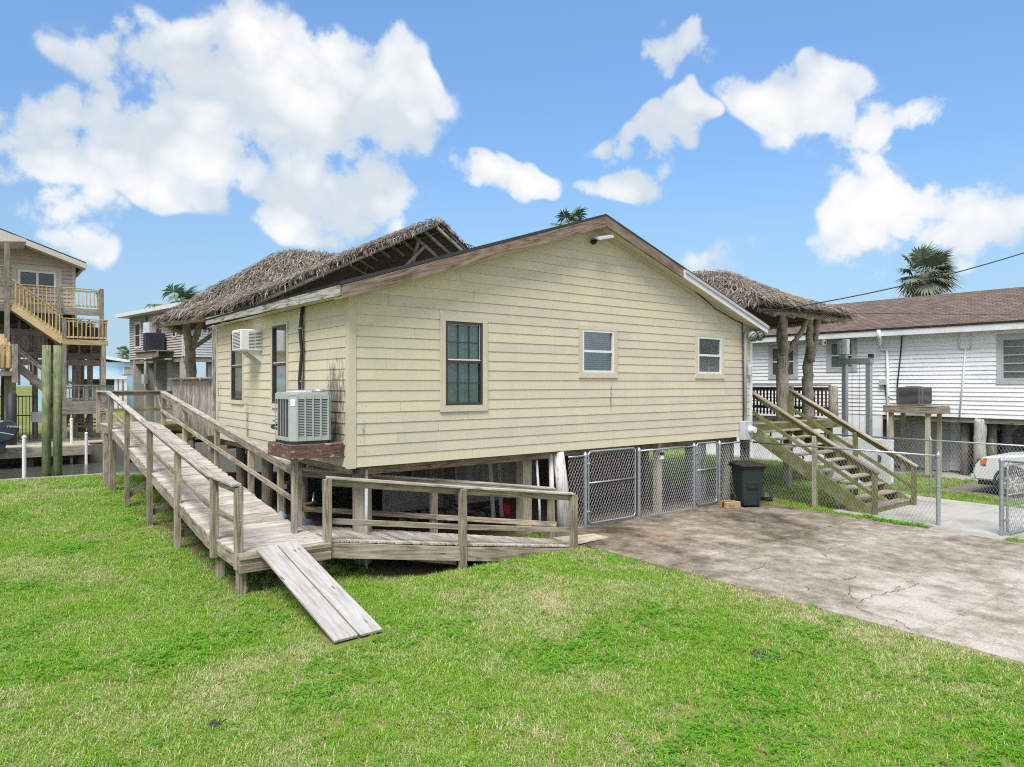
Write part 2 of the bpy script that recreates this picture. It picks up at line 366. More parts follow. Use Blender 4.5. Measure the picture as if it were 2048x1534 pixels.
def thatch_mat(name, lo, mid, hi):
    m, t, b = newmat(name); a = t.add('ShaderNodeAttribute', attribute_name='tone').outputs['Fac']
    gp = t.add('ShaderNodeNewGeometry').outputs['Position']; n = t.noise(gp, 1.4, 4, .6)
    k = t.math('ADD', t.math('MULTIPLY', a, .8), t.math('MULTIPLY', t.math('SUBTRACT', n, .5), .5))
    t.set(b.inputs['Base Color'], t.ramp(k, [(.05, lo), (.45, mid), (.9, hi)])); b.inputs['Roughness'].default_value = .85; b.inputs['Specular IOR Level'].default_value = .2
thatch_mat('thatch', (.075, .062, .05), (.235, .195, .155), (.50, .43, .35))
m, t, b = newmat('glass_pane')   # thin glazing: clear with sky reflection
tr = t.add('ShaderNodeBsdfTransparent', ins={'Color': (.82, .86, .86, 1)}); gl = t.add('ShaderNodeBsdfGlossy', ins={'Color': (.9, .93, .95, 1), 'Roughness': .12})
fr = t.add('ShaderNodeFresnel', ins={'IOR': 1.5}); bumpn = t.add('ShaderNodeBump', ins={'Strength': .05, 'Height': t.noise(t.add('ShaderNodeNewGeometry').outputs['Position'], 2.5, 3)})
t.l.new(bumpn.outputs[0], gl.inputs['Normal'])
mx = t.add('ShaderNodeMixShader'); t.l.new(t.math('ADD', t.math('MULTIPLY', fr.outputs[0], .7), .02), mx.inputs[0]); t.l.new(tr.outputs[0], mx.inputs[1]); t.l.new(gl.outputs[0], mx.inputs[2])
t.l.new(mx.outputs[0], m.node_tree.nodes['Material Output'].inputs[0])
m, t, b = newmat('water')
gp = t.add('ShaderNodeNewGeometry').outputs['Position']
b.inputs['Base Color'].default_value = (.075, .085, .065, 1); b.inputs['Roughness'].default_value = .07; b.inputs['IOR'].default_value = 1.33
h = t.math('ADD', t.noise(t.vmath('MULTIPLY', gp, (1., 1.6, 1.)).outputs[0], 2.4, 5, .55, .6), t.math('MULTIPLY', t.noise(gp, .5, 2), .8)); bump(t, b, h, .8, .12)
m, t, b = newmat('brown_shingles')
tc = t.add('ShaderNodeTexCoord').outputs['Object']
br = t.add('ShaderNodeTexBrick', offset=.5, ins={'Scale': 1., 'Brick Width': .32, 'Row Height': .17, 'Mortar Size': .026, 'Mortar Smooth': .4, 'Color1': (.105, .073, .054, 1), 'Color2': (.215, .152, .115, 1), 'Mortar': (.05, .035, .028, 1), 'Bias': 0.})
t.l.new(tc, br.inputs['Vector']); col = t.mix(t.remap(t.noise(tc, 1.2, 4), .3, .7, 0, .3), br.outputs['Color'], (.16, .115, .09))
t.set(b.inputs['Base Color'], col); b.inputs['Roughness'].default_value = .9; bump(t, b, br.outputs['Fac'], -.6, .02)
sub('dark_shingles', (.035, .037, .045), .9, .25, 9)
# lawn soil, driveway
m, t, b = newmat('lawn_soil')
gp = t.add('ShaderNodeNewGeometry').outputs['Position']
n1 = t.noise(gp, .55, 5, .6); n2 = t.noise(gp, 7., 5, .7)
col = t.mix(t.remap(n1, .35, .65), (.17, .24, .03), (.33, .29, .13)); col = t.mix(t.remap(n2, .3, .75), t.vmath('MULTIPLY', col, (.6, .6, .6)).outputs[0], col)
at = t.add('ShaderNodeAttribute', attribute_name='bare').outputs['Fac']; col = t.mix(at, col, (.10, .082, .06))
t.set(b.inputs['Base Color'], col); b.inputs['Roughness'].default_value = .95; b.inputs['Specular IOR Level'].default_value = .1; bump(t, b, n2, .8, .03)
m, t, b = newmat('old_concrete')
gp = t.add('ShaderNodeNewGeometry').outputs['Position']
n1 = t.noise(gp, .42, 7, .68, .3); n2 = t.noise(gp, 3.2, 9, .75); n3 = t.noise(gp, 34., 5, .75); n4 = t.noise(t.vmath('MULTIPLY', gp, (1., .6, 1.)).outputs[0], 1.7, 6, .7)
sp = t.add('ShaderNodeSeparateXYZ'); t.l.new(gp, sp.inputs[0])
k = t.math('ADD', t.math('MULTIPLY', n1, .5), t.math('ADD', t.math('MULTIPLY', n2, .38), t.math('MULTIPLY', n4, .32)))
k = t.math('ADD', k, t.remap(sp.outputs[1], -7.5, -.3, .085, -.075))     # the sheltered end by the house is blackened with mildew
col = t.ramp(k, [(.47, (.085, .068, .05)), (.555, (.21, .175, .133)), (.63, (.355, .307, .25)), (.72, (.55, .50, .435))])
col = t.mix(t.math('MULTIPLY', t.remap(n3, .44, .6), .55), col, t.vmath('MULTIPLY', col, (.5, .48, .45)).outputs[0])
rs = t.math('MULTIPLY', t.remap(t.vmath('LENGTH', t.vmath('MULTIPLY', t.vmath('SUBTRACT', gp, (6., -1.35, 0.)).outputs[0], (1., 1.2, 0)).outputs[0]).outputs['Value'], 0., .8, 1., 0.), t.remap(n2, .42, .6))
col = t.mix(t.math('MULTIPLY', rs, .8), col, (.32, .17, .075))
t.set(b.inputs['Base Color'], col); b.inputs['Roughness'].default_value = .92; b.inputs['Specular IOR Level'].default_value = .2
bump(t, b, t.math('ADD', n3, n2), .35, .012)
# ------------------------------------------------------------------ ground, water
BULK = [(-400, 22), (-40, 17.6), (-4.23, 16.05), (-1.38, 15.76), (2.55, 13.04), (4.5, 11.86), (9, 11.0), (14, 12.5), (40, 15), (400, 30)]
def bulk_y(x): return float(np.interp(x, [p[0] for p in BULK], [p[1] for p in BULK]))
def ghz(x, y):
    z = -.15 * math.exp(-(((x - 1.4) / 1.5) ** 2 + ((y + .45) / .55) ** 2))
    if abs(x) < 30 and abs(y) < 30: z += .018 * (mnoise.noise(V((x * .5, y * .5, 0))))
    return z
def gridc(lo, hi, a, b, fine, coarse):
    c = list(np.arange(a, b + 1e-6, fine)); x = a; s = fine
    while x > lo: s = min(s * 1.35, coarse); x -= s; c.insert(0, max(x, lo))
    x = b; s = fine
    while x < hi: s = min(s * 1.35, coarse); x += s; c.append(min(x, hi))
    return c
xs = gridc(-400, 400, -9, 14, .25, 60); ss = gridc(0, 1, 2, 3, .1, 1)
vs, fs, bare = [], [], []
ys0 = gridc(-400, 0, -11, -.01, .25, 60)
nrow = 0
for x in xs:
    by = bulk_y(x); col_y = [y for y in ys0 if y < 2] + list(np.linspace(2.2, by, 50)); nrow = len(col_y)
    for y in col_y:
        vs.append((x, y, ghz(x, y)))
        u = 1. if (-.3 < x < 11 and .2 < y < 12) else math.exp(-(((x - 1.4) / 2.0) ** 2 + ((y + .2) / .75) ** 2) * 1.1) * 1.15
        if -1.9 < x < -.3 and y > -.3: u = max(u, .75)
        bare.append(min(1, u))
for i in range(len(xs) - 1):
    for j in range(nrow - 1):
        a = i * nrow + j; fs.append((a, a + nrow, a + nrow + 1, a + 1))
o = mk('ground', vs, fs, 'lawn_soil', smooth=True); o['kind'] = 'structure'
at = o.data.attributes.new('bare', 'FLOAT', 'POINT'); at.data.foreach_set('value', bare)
o = MB().poly([(-400, 27.5, -.05), (400, 33, -.05), (400, 900, -.05), (-400, 900, -.05)], [(0, 1, 2, 3)]).build('far_bank', 'lawn_soil'); o['kind'] = 'structure'
o = MB().poly([(-900, 5, -.55), (900, 5, -.55), (900, 1500, -.55), (-900, 1500, -.55)], [(0, 1, 2, 3)]).build('canal_water', 'water'); o['kind'] = 'structure'
sw = tag(thing('seawall', (0, 14, 0), 'low timber bulkhead wall holding the lawn along the canal', 'bulkhead'), None, None)
for (p, q) in zip(BULK[1:-1], BULK[2:-1]):
    L = math.dist(p, q); n = max(1, int(L / 3))
    for i in range(n):
        a = V((*p, 0)).lerp(V((*q, 0)), i / n); c = V((*p, 0)).lerp(V((*q, 0)), (i + 1) / n)
        board('panel', a + V((0, .08, -.5)), c + V((0, .08, -.5)), .06, 1.0, 'bulkhead', sw, bev=0)
        board('cap', a + V((0, .03, .03)), c + V((0, .03, .03)), .2, .05, 'weathered_wood', sw)
# far bank face
o = MB().box((-400, 27.4, -.8), (400, 27.5, -.02)).build('far_seawall', 'bulkhead'); tag(o, 'dark timber bulkhead along the opposite bank of the canal', 'bulkhead')
# driveway: broken slabs with open joints
drv = D.objects.new('driveway', None); place(drv, M4.Translation(V((7.3, -6, 0)))); drv['kind'] = 'structure'
DX0, DX1 = 4.12, 10.72
jag = lambda y, s: .05 * mnoise.noise(V((y * .7, s, 0))) + .02 * mnoise.noise(V((y * 3, s, 5)))
slab_y = [-.02, -3.05, -6.9, -11.5, -18, -45]
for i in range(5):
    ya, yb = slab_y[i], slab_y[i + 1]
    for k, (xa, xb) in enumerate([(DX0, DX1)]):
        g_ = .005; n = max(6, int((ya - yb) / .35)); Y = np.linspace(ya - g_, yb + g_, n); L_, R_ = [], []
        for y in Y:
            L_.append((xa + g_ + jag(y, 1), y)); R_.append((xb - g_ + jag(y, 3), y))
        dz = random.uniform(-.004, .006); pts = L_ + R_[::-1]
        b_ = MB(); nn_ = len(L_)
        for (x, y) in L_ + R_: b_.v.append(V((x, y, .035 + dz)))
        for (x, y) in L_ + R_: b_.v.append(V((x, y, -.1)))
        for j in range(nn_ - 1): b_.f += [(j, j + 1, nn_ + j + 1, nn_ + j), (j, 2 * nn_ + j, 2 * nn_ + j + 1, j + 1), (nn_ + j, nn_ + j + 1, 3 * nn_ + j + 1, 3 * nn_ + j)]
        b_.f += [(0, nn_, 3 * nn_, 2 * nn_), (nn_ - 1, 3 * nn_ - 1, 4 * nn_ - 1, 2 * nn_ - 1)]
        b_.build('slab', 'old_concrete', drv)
# wandering cracks, modelled as thin dark grooves standing a hair above the slab
sub('crack', (.10, .09, .065), .95, .2, 9, bmp=0, world=True)
def gp_at(px, py, z=.04): d = ray(px, py); k = (z - CH) / d.z; return V((CX + k * d.x, CY + k * d.y, z))
cracks = [[(1520, 1048), (1540, 1064), (1575, 1080), (1612, 1090), (1650, 1100), (1680, 1094), (1700, 1088)], [(1498, 1143), (1520, 1134), (1542, 1122)], [(1545, 1118), (1580, 1122)], [(1538, 1156), (1572, 1160)], [(1715, 1205), (1745, 1192), (1790, 1182), (1820, 1175), (1838, 1166)],
          [(1712, 1212), (1735, 1226), (1790, 1240), (1830, 1262)], [(1390, 1030), (1440, 1050), (1500, 1066), (1530, 1068)], [(1640, 1105), (1662, 1118)], [(1700, 1172), (1695, 1188), (1712, 1200)], [(1800, 1170), (1790, 1178)], [(1435, 1086), (1460, 1096)], [(1612, 1170), (1618, 1180), (1632, 1184)], [(1720, 1150), (1700, 1158), (1680, 1160)]]
for pl in cracks:
    P = [gp_at(*p) for p in pl]; Q = []
    for a, c in zip(P, P[1:]):
        for j in range(6): q = a.lerp(c, j / 6); q.x += random.uniform(-.03, .03); q.y += random.uniform(-.03, .03); Q.append(q)
    Q.append(P[-1]); b_ = MB()
    for j, q in enumerate(Q):
        d = (Q[min(j + 1, len(Q) - 1)] - Q[max(j - 1, 0)]).normalized(); nrm = V((-d.y, d.x, 0)); w = random.uniform(.002, .007) * (0.3 if j in (0, len(Q) - 1) else 1)
        b_.v += [q + nrm * w + V((0, 0, .004)), q - nrm * w + V((0, 0, .004))]
        if j: k = 2 * j; b_.f.append((k - 2, k - 1, k + 1, k))
    b_.build('crack', 'crack', drv)
def slab(name, x0, y0, x1, y1, z, mat, kind='structure'):
    o = MB().box((x0, y0, -.1), (x1, y1, z)).build(name, mat, bev=.01); o['kind'] = kind; return o
slab('entry_path', 11.12, -7.2, 14.95, -2.2, .045, 'concrete_pale')
slab('gate_apron', 10.74, -5.7, 11.10, -4.4, .042, 'concrete_pale')
slab('neighbour_drive', 16.6, -20, 19.2, -2.4, .03, 'concrete_dark')
slab('neighbour_floor', 19.6, -20, 27, 8, .028, 'concrete_pale')
slab('under_house_floor', 4.3, .02, 11.0, 7.5, .022, 'dirt')
slab('fence_curb', 4.9, -.0, 10.95, .019, .06, 'concrete_pale')

# ------------------------------------------------------------------ main house
RX, RZ, EZ, EXL, RY = 5.5, 6.47, 4.55, -.27, -.32      # ridge x, ridge top z, eave top z, eave x, rake y
sl = (RZ - EZ) / (RX - EXL); WALLR, DEP = 11.12, 7.8
house = thing('house', (5.5, 3.9, 1.66), 'cream lap-sided gable house raised on pilings behind the wooden ramp', 'house')
MB().box((.1, .1, 1.9), (WALLR - .1, DEP - .02, 4.3)).prism([(.1, .1, 4.3), (WALLR - .1, .1, 4.3), (RX, .1, RZ - .3)], (0, DEP - .12, 0)).build('wall_core', 'inside', house)
# window list on the gable: (x0,z0,x1,z1)
gw_ = [(1.80, 2.63, 2.60, 4.13), (5.12, 3.25, 6.05, 4.14), (8.93, 3.26, 9.86, 4.15)]
tr_ = [(1.69, 2.52, 2.71, 4.24), (5.03, 3.14, 6.15, 4.23), (8.84, 3.14, 9.97, 4.23)]
lw_ = [(5.63, 2.64, 6.48, 4.17), (2.80, 2.62, 3.62, 4.17)]
zc = RZ - .17
clips = [(-sl, 1, zc - sl * RX), (sl, 1, zc + sl * RX)]
def joints(row):
    r = random.Random(row * 31 + 5); o_ = r.uniform(.6, 3.4); return [o_ + 3.66 * k + r.uniform(-.1, .1) for k in range(4)]
# openings cut just under the trim
cut = lambda L: [(a - .03, c - .03, d + .03, e + .03) for a, c, d, e in L]
lap(house, (0, .0, 0), (1, 0, 0), (0, -1, 0), WALLR - .02, 1.66, 6.4, .178, 'cream_siding', [(a, c, b_, d) for a, b_, c, d in [(q[0] - .03, q[1] - .03, q[2] + .03, q[3] + .03) for q in gw_]], clips, joints, lo=.10)
lap(house, (0, 0, 0), (0, 1, 0), (-1, 0, 0), DEP - .09, 1.66, 4.42, .178, 'cream_siding', [(q[0] - .03, q[2] + .03, q[1] - .03, q[3] + .03) for q in lw_], (), lambda r: [random.Random(r * 7).uniform(1.2, 2.4), random.Random(r * 9).uniform(4.9, 5.3)], lo=.10)
MB().box((WALLR, 0, 1.66), (WALLR + .02, DEP, 4.4)).build('side_wall', 'cream_trim', house)
MB().box((.06, DEP - .01, 1.66), (WALLR, DEP + .03, 4.4)).build('back_wall', 'cream_trim', house)
MB().box((-.028, -.028, 1.645), (.098, -.0, 4.45)).box((-.028, .0, 1.645), (0, .098, 4.45)).build('corner_board', 'cream_trim', house)
MB().box((-.028, DEP - .09, 1.645), (.0, DEP + .02, 4.45)).build('corner_board', 'cream_trim', house)
MB().box((WALLR - .02, -.030, 1.62), (WALLR + .075, .06, 4.32)).build('corner_board', 'white_paint', house)
# roof
th = .05
roof = MB().prism([(EXL - .02, RY - .02, EZ), (RX, RY - .02, RZ), (RX, RY - .02, RZ + th), (EXL - .05, RY - .02, EZ + th)], (0, 8.1, 0)).prism([(RX, RY - .02, RZ), (WALLR + .3, RY - .02, RZ - sl * (WALLR + .3 - RX)), (WALLR + .33, RY - .02, RZ + th - sl * (WALLR + .33 - RX)), (RX, RY - .02, RZ + th)], (0, 8.1, 0)).build('roof', 'dark_shingles', house)
rk = lambda x: RZ - .004 - sl * abs(x - RX)
def rake(x0, x1, hh, mat, y=RY, name='rake_board', t_=.04):
    p = V((x0, y, rk(x0) - hh / 2)); q = V((x1, y, rk(x1) - hh / 2)); x_ = (q - p).normalized(); yv = V((0, 1, 0)); zv = x_.cross(yv)
    if zv.z < 0: yv = -yv; zv = -zv
    L = (q - p).length; kz = x_.z / zv.z; h_ = hh * .95 / 2; vs = []
    for sx_, ez_ in ((-1, 0), (1, 0)):
        for sy_ in (-1, 1):
            for sz_ in (-1, 1): vs.append((sx_ * L / 2 + sz_ * h_ * kz, sy_ * t_ / 2, sz_ * h_))
    Mx = M4((x_, yv, zv)).transposed().to_4x4(); Mx.translation = (p + q) / 2
    return mk(name, vs, [(0, 1, 3, 2), (4, 6, 7, 5), (0, 4, 5, 1), (2, 3, 7, 6), (1, 5, 7, 3), (0, 2, 6, 4)], mat, house, Mx)
rake(RX - .001, EXL + .0, .205, 'brown_wood'); rake(RX + .001, 8.0, .205, 'brown_wood')
rake(8.0, WALLR + .28, .19, 'white_paint', RY - .01, 'metal_rake'); rake(8.05, WALLR + .3, .07, 'grey_trim', RY - .045, 'drip_edge', .03)
ez2 = .085
board('fascia', (EXL - .012, RY + .03, EZ - .082), (EXL - .012, 7.72, EZ - .082 + ez2), .035, .165, 'grey_fascia', house)
MB().prism([(EXL + .01, RY + .03, EZ - .15), (EXL + .01, 7.7, EZ - .15), (.0, 7.7, EZ - .12), (0, RY + .03, EZ - .12)], (0, 0, .015)).build('soffit', 'cream_trim', house)
MB().prism([(EXL + .01, RY + .03, rk(EXL) - .2), (RX, RY + .03, rk(RX) - .16), (RX, RY + .03, rk(RX) - .14), (EXL, RY + .03, rk(EXL) - .17)], (0, .3, 0)).prism([(RX, RY + .03, rk(RX) - .16), (WALLR + .25, RY + .03, rk(WALLR + .25) - .16), (WALLR + .25, RY + .03, rk(WALLR + .25) - .14), (RX, RY + .03, rk(RX) - .14)], (0, .3, 0)).build('rake_soffit', 'cream_trim', house)
for s_ in (-1, 1):   # frieze under the rake
    x1 = .05 if s_ < 0 else WALLR - .05
    board('frieze', (RX, -.026, zc - .03), (x1, -.026, zc - .03 - sl * abs(x1 - RX)), .012, .09, 'cream_trim', house)
# windows
def ring(name, x0, z0, x1, z1, w, y0, y1, mat, parent, T):
    b_ = MB()
    for (a, c, d, e) in ((x0, z0, x1, z0 + w), (x0, z1 - w, x1, z1), (x0, z0 + w, x0 + w, z1 - w), (x1 - w, z0 + w, x1, z1 - w)):
        b2 = MB().box((a, y0, c), (d, y1, e)); b_.poly([T(v) for v in b2.v], b2.f)
    return b_.build(name, mat, parent)
def window(kind, x0, z0, x1, z1, T, parent, trim=None):
    """T maps (along wall, outward depth as -y, z) to world"""
    def bx(name, a, b_, mat, par): m_ = MB().box(a, b_); q = MB().poly([T(v) for v in m_.v], m_.f); return q.build(name, mat, par)
    fm_ = 'dark_bronze' if kind in 'AL' else 'white_plastic'; zm = (z0 + z1) / 2 + (.0 if kind != 'A' else .03)
    w = ring('window', x0, z0, x1, z1, .045, -.035, .05, fm_, parent, T)
    if trim:
        tx0, tz0, tx1, tz1 = trim; yo, yi = -.042, .001
        bx('casing', (tx0, yo, z1 + .001), (tx1, yi, tz1), 'cream_trim', w); bx('casing', (tx0, yo, tz0), (tx1, yi, z0 - .001), 'cream_trim', w)
        bx('casing', (tx0, yo + .002, z0), (x0 - .001, yi, z1), 'cream_trim', w); bx('casing', (x1 + .001, yo + .002, z0), (tx1, yi, z1), 'cream_trim', w)
    sash = 'white_plastic' if kind in 'BC' else 'dark_bronze'
    bx('meeting_rail', (x0 + .045, -.025, zm - .025), (x1 - .045, .03, zm + .025), sash, w)
    if kind == 'A': bx('screen_bar', (x0 + .045, -.028, zm + .026), (x1 - .045, -.005, zm + .04), 'white_plastic', w); ring('screen_frame', x0 + .048, zm + .04, x1 - .048, z1 - .046, .012, -.02, -.005, 'grey_trim', w, T)
    if kind == 'L': bx('screen_bar', (x0 + .045, -.03, zm + .026), (x1 - .045, -.006, zm + .05), 'grey_trim', w)
    for (a, c) in ((z0 + .045, zm - .025), (zm + .025, z1 - .045)):
        bx('pane', (x0 + .045, .004, a), (x1 - .045, .008, c), 'glass_pane', w)
        if kind == 'A':
            for k in (1, 2): xx = x0 + .045 + (x1 - x0 - .09) * k / 3; bx('muntin', (xx - .009, -.012, a), (xx + .009, .003, c), 'dark_bronze', w)
            zz_ = (a + c) / 2; bx('muntin', (x0 + .046, -.011, zz_ - .009), (x1 - .046, .0025, zz_ + .009), 'dark_bronze', w)
    # what hangs behind the glass
    if kind in 'AL':
        b_ = MB(); n = 40; mat = 'curtain_green' if kind == 'A' else 'curtain_dark'
        for i in range(n + 1):
            xx = x0 + .04 + (x1 - x0 - .08) * i / n; yy = .055 + .016 * math.sin(i * 1.35) + .008 * math.sin(i * .6)
            b_.v += [T(V((xx, yy, z0))), T(V((xx, yy, z1)))]
            if i: k = 2 * i; b_.f.append((k - 2, k, k + 1, k - 1))
        b_.build('curtain', mat, w, smooth=True)
    else:
        q = MB(); z = z0 + .05
        while z < z1 - .05:
            c = MB().poly([(x0 + .05, .04, z), (x1 - .05, .04, z), (x1 - .05, .046, z + .02), (x0 + .05, .046, z + .02)], [(0, 1, 2, 3)]); q.poly([T(v) for v in c.v], c.f); z += .045
        if kind == 'B': q.build('blind', 'blind', w); bx('room_back', (x0 + .04, .07, z0 + .04), (x1 - .04, .075, z1 - .04), 'wood_inside', w)
        else:
            bx('sill_item', (x0 + .3, .05, z0 + .045), (x0 + .42, .085, z0 + .16), 'wood_inside', w); bx('sill_item', (x0 + .5, .05, z0 + .045), (x0 + .58, .085, z0 + .2), 'blind', w)
    return w
TG = lambda v: V((v[0], v[1], v[2])); TL = lambda v: V((v[1], v[0], v[2]))
for k, q, tr in zip('ABC', gw_, tr_): window(k, q[0], q[1], q[2], q[3], TG, house, tr)
for q in lw_: window('L', q[0], q[1], q[2], q[3], TL, house, (q[0] - .06, q[1] - .09, q[2] + .06, q[3] + .05))
# frame under the floor, pilings
board('rim_beam', (.25, .16, 1.585), (4.6, .16, 1.585), .06, .15, 'brown_wood', house)
board('rim_beam', (4.6, .35, 1.58), (WALLR - .1, .35, 1.58), .06, .15, 'far_wood', house)
for yy in (2.2, 4.1, 6.0, 7.5): board('girder', (.15, yy, 1.50), (WALLR - .1, yy, 1.50), .1, .2, 'far_wood', house)
board('rim_beam', (.16, .3, 1.585), (.16, 7.6, 1.585), .06, .15, 'far_wood', house)
MB().box((.05, .05, 1.665), (WALLR - .02, DEP - .02, 1.88)).build('floor', 'far_wood', house)
for i, xx in enumerate((.45, 4.0, 7.64, 10.75)):
    for j, yy in enumerate((.5, 3.3, 5.4, 7.35)):
        if (i, j) == (2, 0): continue
        r = .165 if (i, j) in ((0, 0),) else .13
        m_ = 'tan_trunk' if j == 0 else 'far_trunk'
        if (i, j) in ((1, 0),): post('piling', xx, yy, -.3, 1.66, .23, 'tan_piling', house)
        else: MB().tube([(xx, yy, -.9), (xx + .01, yy, .6), (xx, yy, 1.66)], [r * 1.05, r, r * .97], 12).build('piling', m_, house, smooth=True)
post('piling', 7.64, .12, -.2, 1.655, .15, 'tan_piling', house)
MB().tube([(4.66, .02, -.2), (4.63, .04, .9), (4.55, .08, 1.64)], [.14, .125, .115], 14).build('leaning_post', 'pale_trunk', house, smooth=True)
MB().tube([(4.47, .14, .0), (4.42, .16, 1.6)], .05, 8).build('drain_pipe', 'white_plastic', house, smooth=True)
MB().tube([(.35, .12, -.05), (.35, .12, 1.6)], .028, 8).build('drain_pipe', 'meter_grey', house, smooth=True)
MB().tube([(4.0, -.0, .0), (4.0, -.0, .5), (4.02, .12, 1.5)], .024, 8).build('drain_pipe', 'meter_grey', house, smooth=True)
for xx in (4.33, 4.56): board('loose_slat', (xx, 2.0, .02), (xx - .05, 2.1, 1.62), .1, .03, 'pale_piling', house, up=(0, 1, 0))
# gable floodlight, weatherhead lamps, conduit, meter
fl = thing('floodlight', (5.5, -.05, 6.0), 'small square floodlight mounted under the gable peak', 'floodlight')
MB().tube([(5.42, -.02, 5.97), (5.42, -.1, 5.98)], .05, 10).build('base', 'black_rubber', fl); MB().bar((5.42, -.1, 5.98), (5.5, -.2, 6.06), .03, .03).build('arm', 'black_rubber', fl)
MB().prism([(5.28, -.12, 6.03), (5.7, -.12, 6.13), (5.7, -.36, 6.05), (5.28, -.36, 5.95)], (0, 0, .045)).build('head', 'meter_grey', fl)
MB().prism([(5.31, -.14, 6.022), (5.67, -.14, 6.108), (5.67, -.34, 6.04), (5.31, -.34, 5.955)], (0, 0, .006)).build('lens', 'white_plastic', fl)
cn = thing('service_conduit', (10.85, -.06, 1.7), 'grey electric conduit with round meter box at the house corner', 'meter')
MB().tube([(10.83, -.05, 2.05), (10.83, -.05, 4.22), (10.86, -.07, 4.34)], .045, 10).build('conduit', 'meter_grey', cn, smooth=True)
MB().box((10.62, -.17, 1.58), (10.98, -.022, 2.06)).build('box', 'meter_grey', cn, bev=.01)
MB().tube([(10.88, -.17, 1.84), (10.88, -.23, 1.84)], .10, 14).tube([(10.88, -.23, 1.84), (10.88, -.32, 1.84)], [.085, .075], 14).build('meter', 'white_plastic', cn, smooth=False)
MB().tube([(10.72, -.05, 4.6), (10.74, -.05, 4.2), (10.76, -.05, 2.9), (10.77, -.05, 1.55)], .014, 6).build('cable', 'black_rubber', cn)
MB().tube([(8.6, -.06, 5.3), (9.6, -.05, 4.86), (10.4, -.05, 4.62), (10.72, -.05, 4.55)], .012, 6).build('cable', 'black_rubber', cn)
MB().lathe((11.02, -.06, 3.2), [(.055, 0), (.07, .05), (.07, .25), (.05, .3)], 10).build('junction', 'meter_grey', cn)
for k, (xx, zz_) in enumerate(((10.93, 4.28), (11.2, 4.31))):
    lp = thing('cage_lamp', (xx, -.1, zz_), ('white caged lamp beside the conduit at the house corner', 'white caged lamp at the tip of the eave beyond the conduit')[k], 'lamp', 'caged lamps under the eave')
    c = V((xx, -.16, zz_)); d = V((-.2, -.75, -.5)).normalized()
    MB().tube([c, c + d * .12], [.11, .12], 14).build('housing', 'white_plastic', lp, smooth=True)
    MB().tube([c - d * .12, c], [.03, .1], 12).build('neck', 'white_plastic', lp, smooth=True)
    x_ = d.cross(V((0, 0, 1))).normalized(); y_ = d.cross(x_); b_ = MB()
    for r, e in ((.125, .13), (.1, .2)): b_.tube([c + d * e + (x_ * math.cos(a) + y_ * math.sin(a)) * r for a in np.linspace(0, 2 * PI, 17)[:-1]], .008, 5, closed=True)
    for a in np.linspace(0, PI, 4)[:-1]: b_.tube([c + d * (.12 + .1 * math.sin(s_)) + (x_ * math.cos(a) + y_ * math.sin(a)) * .12 * math.cos(s_) for s_ in np.linspace(0, PI, 9)], .007, 5)
    b_.build('cage', 'black_rubber', lp)
# line set and small pipes on the left wall
ls = thing('line_set', (-.06, 1.9, 2.1), 'black insulated refrigerant pipe running up the cream side wall', 'pipe')
MB().tube([(-.16, 1.35, 2.25), (-.09, 1.75, 2.4), (-.075, 1.98, 2.9), (-.09, 1.95, 3.1), (-.06, 1.93, 3.6), (-.08, 1.96, 4.0), (-.05, 1.9, 4.44)], [.028, .03, .03, .033, .03, .032, .034], 9).build('pipe', 'black_rubber', ls, smooth=True)
MB().tube([(-.05, 1.86, 2.3), (-.05, 1.9, 3.0), (-.04, 1.88, 3.6), (-.05, 1.93, 4.42)], .014, 7).build('cable', 'dark_bronze', ls, smooth=True)
for zz_ in (3.05, 3.62, 4.02, 4.3): MB().tube([(-.07, 1.955, zz_), (-.07, 1.955, zz_ + .02)], .042, 10).build('strap', 'galvanised', ls)
hs = thing('hose_coil', (-.25, 1.5, 2.1), 'small loop of black cable hanging left of the green condenser', 'cable')
MB().tube([(-.62 + .18 * math.cos(a), 1.33 + .16 * math.sin(a), 2.28 + .03 * math.sin(a)) for a in np.linspace(0, 2 * PI, 15)[:-1]], .022, 6, closed=True).tube([(-.2, 1.3, 2.5), (-.55, 1.35, 2.47), (-.75, 1.45, 2.38), (-.6, 1.3, 2.3)], .01, 6).build('coil', 'black_rubber', hs, smooth=True)
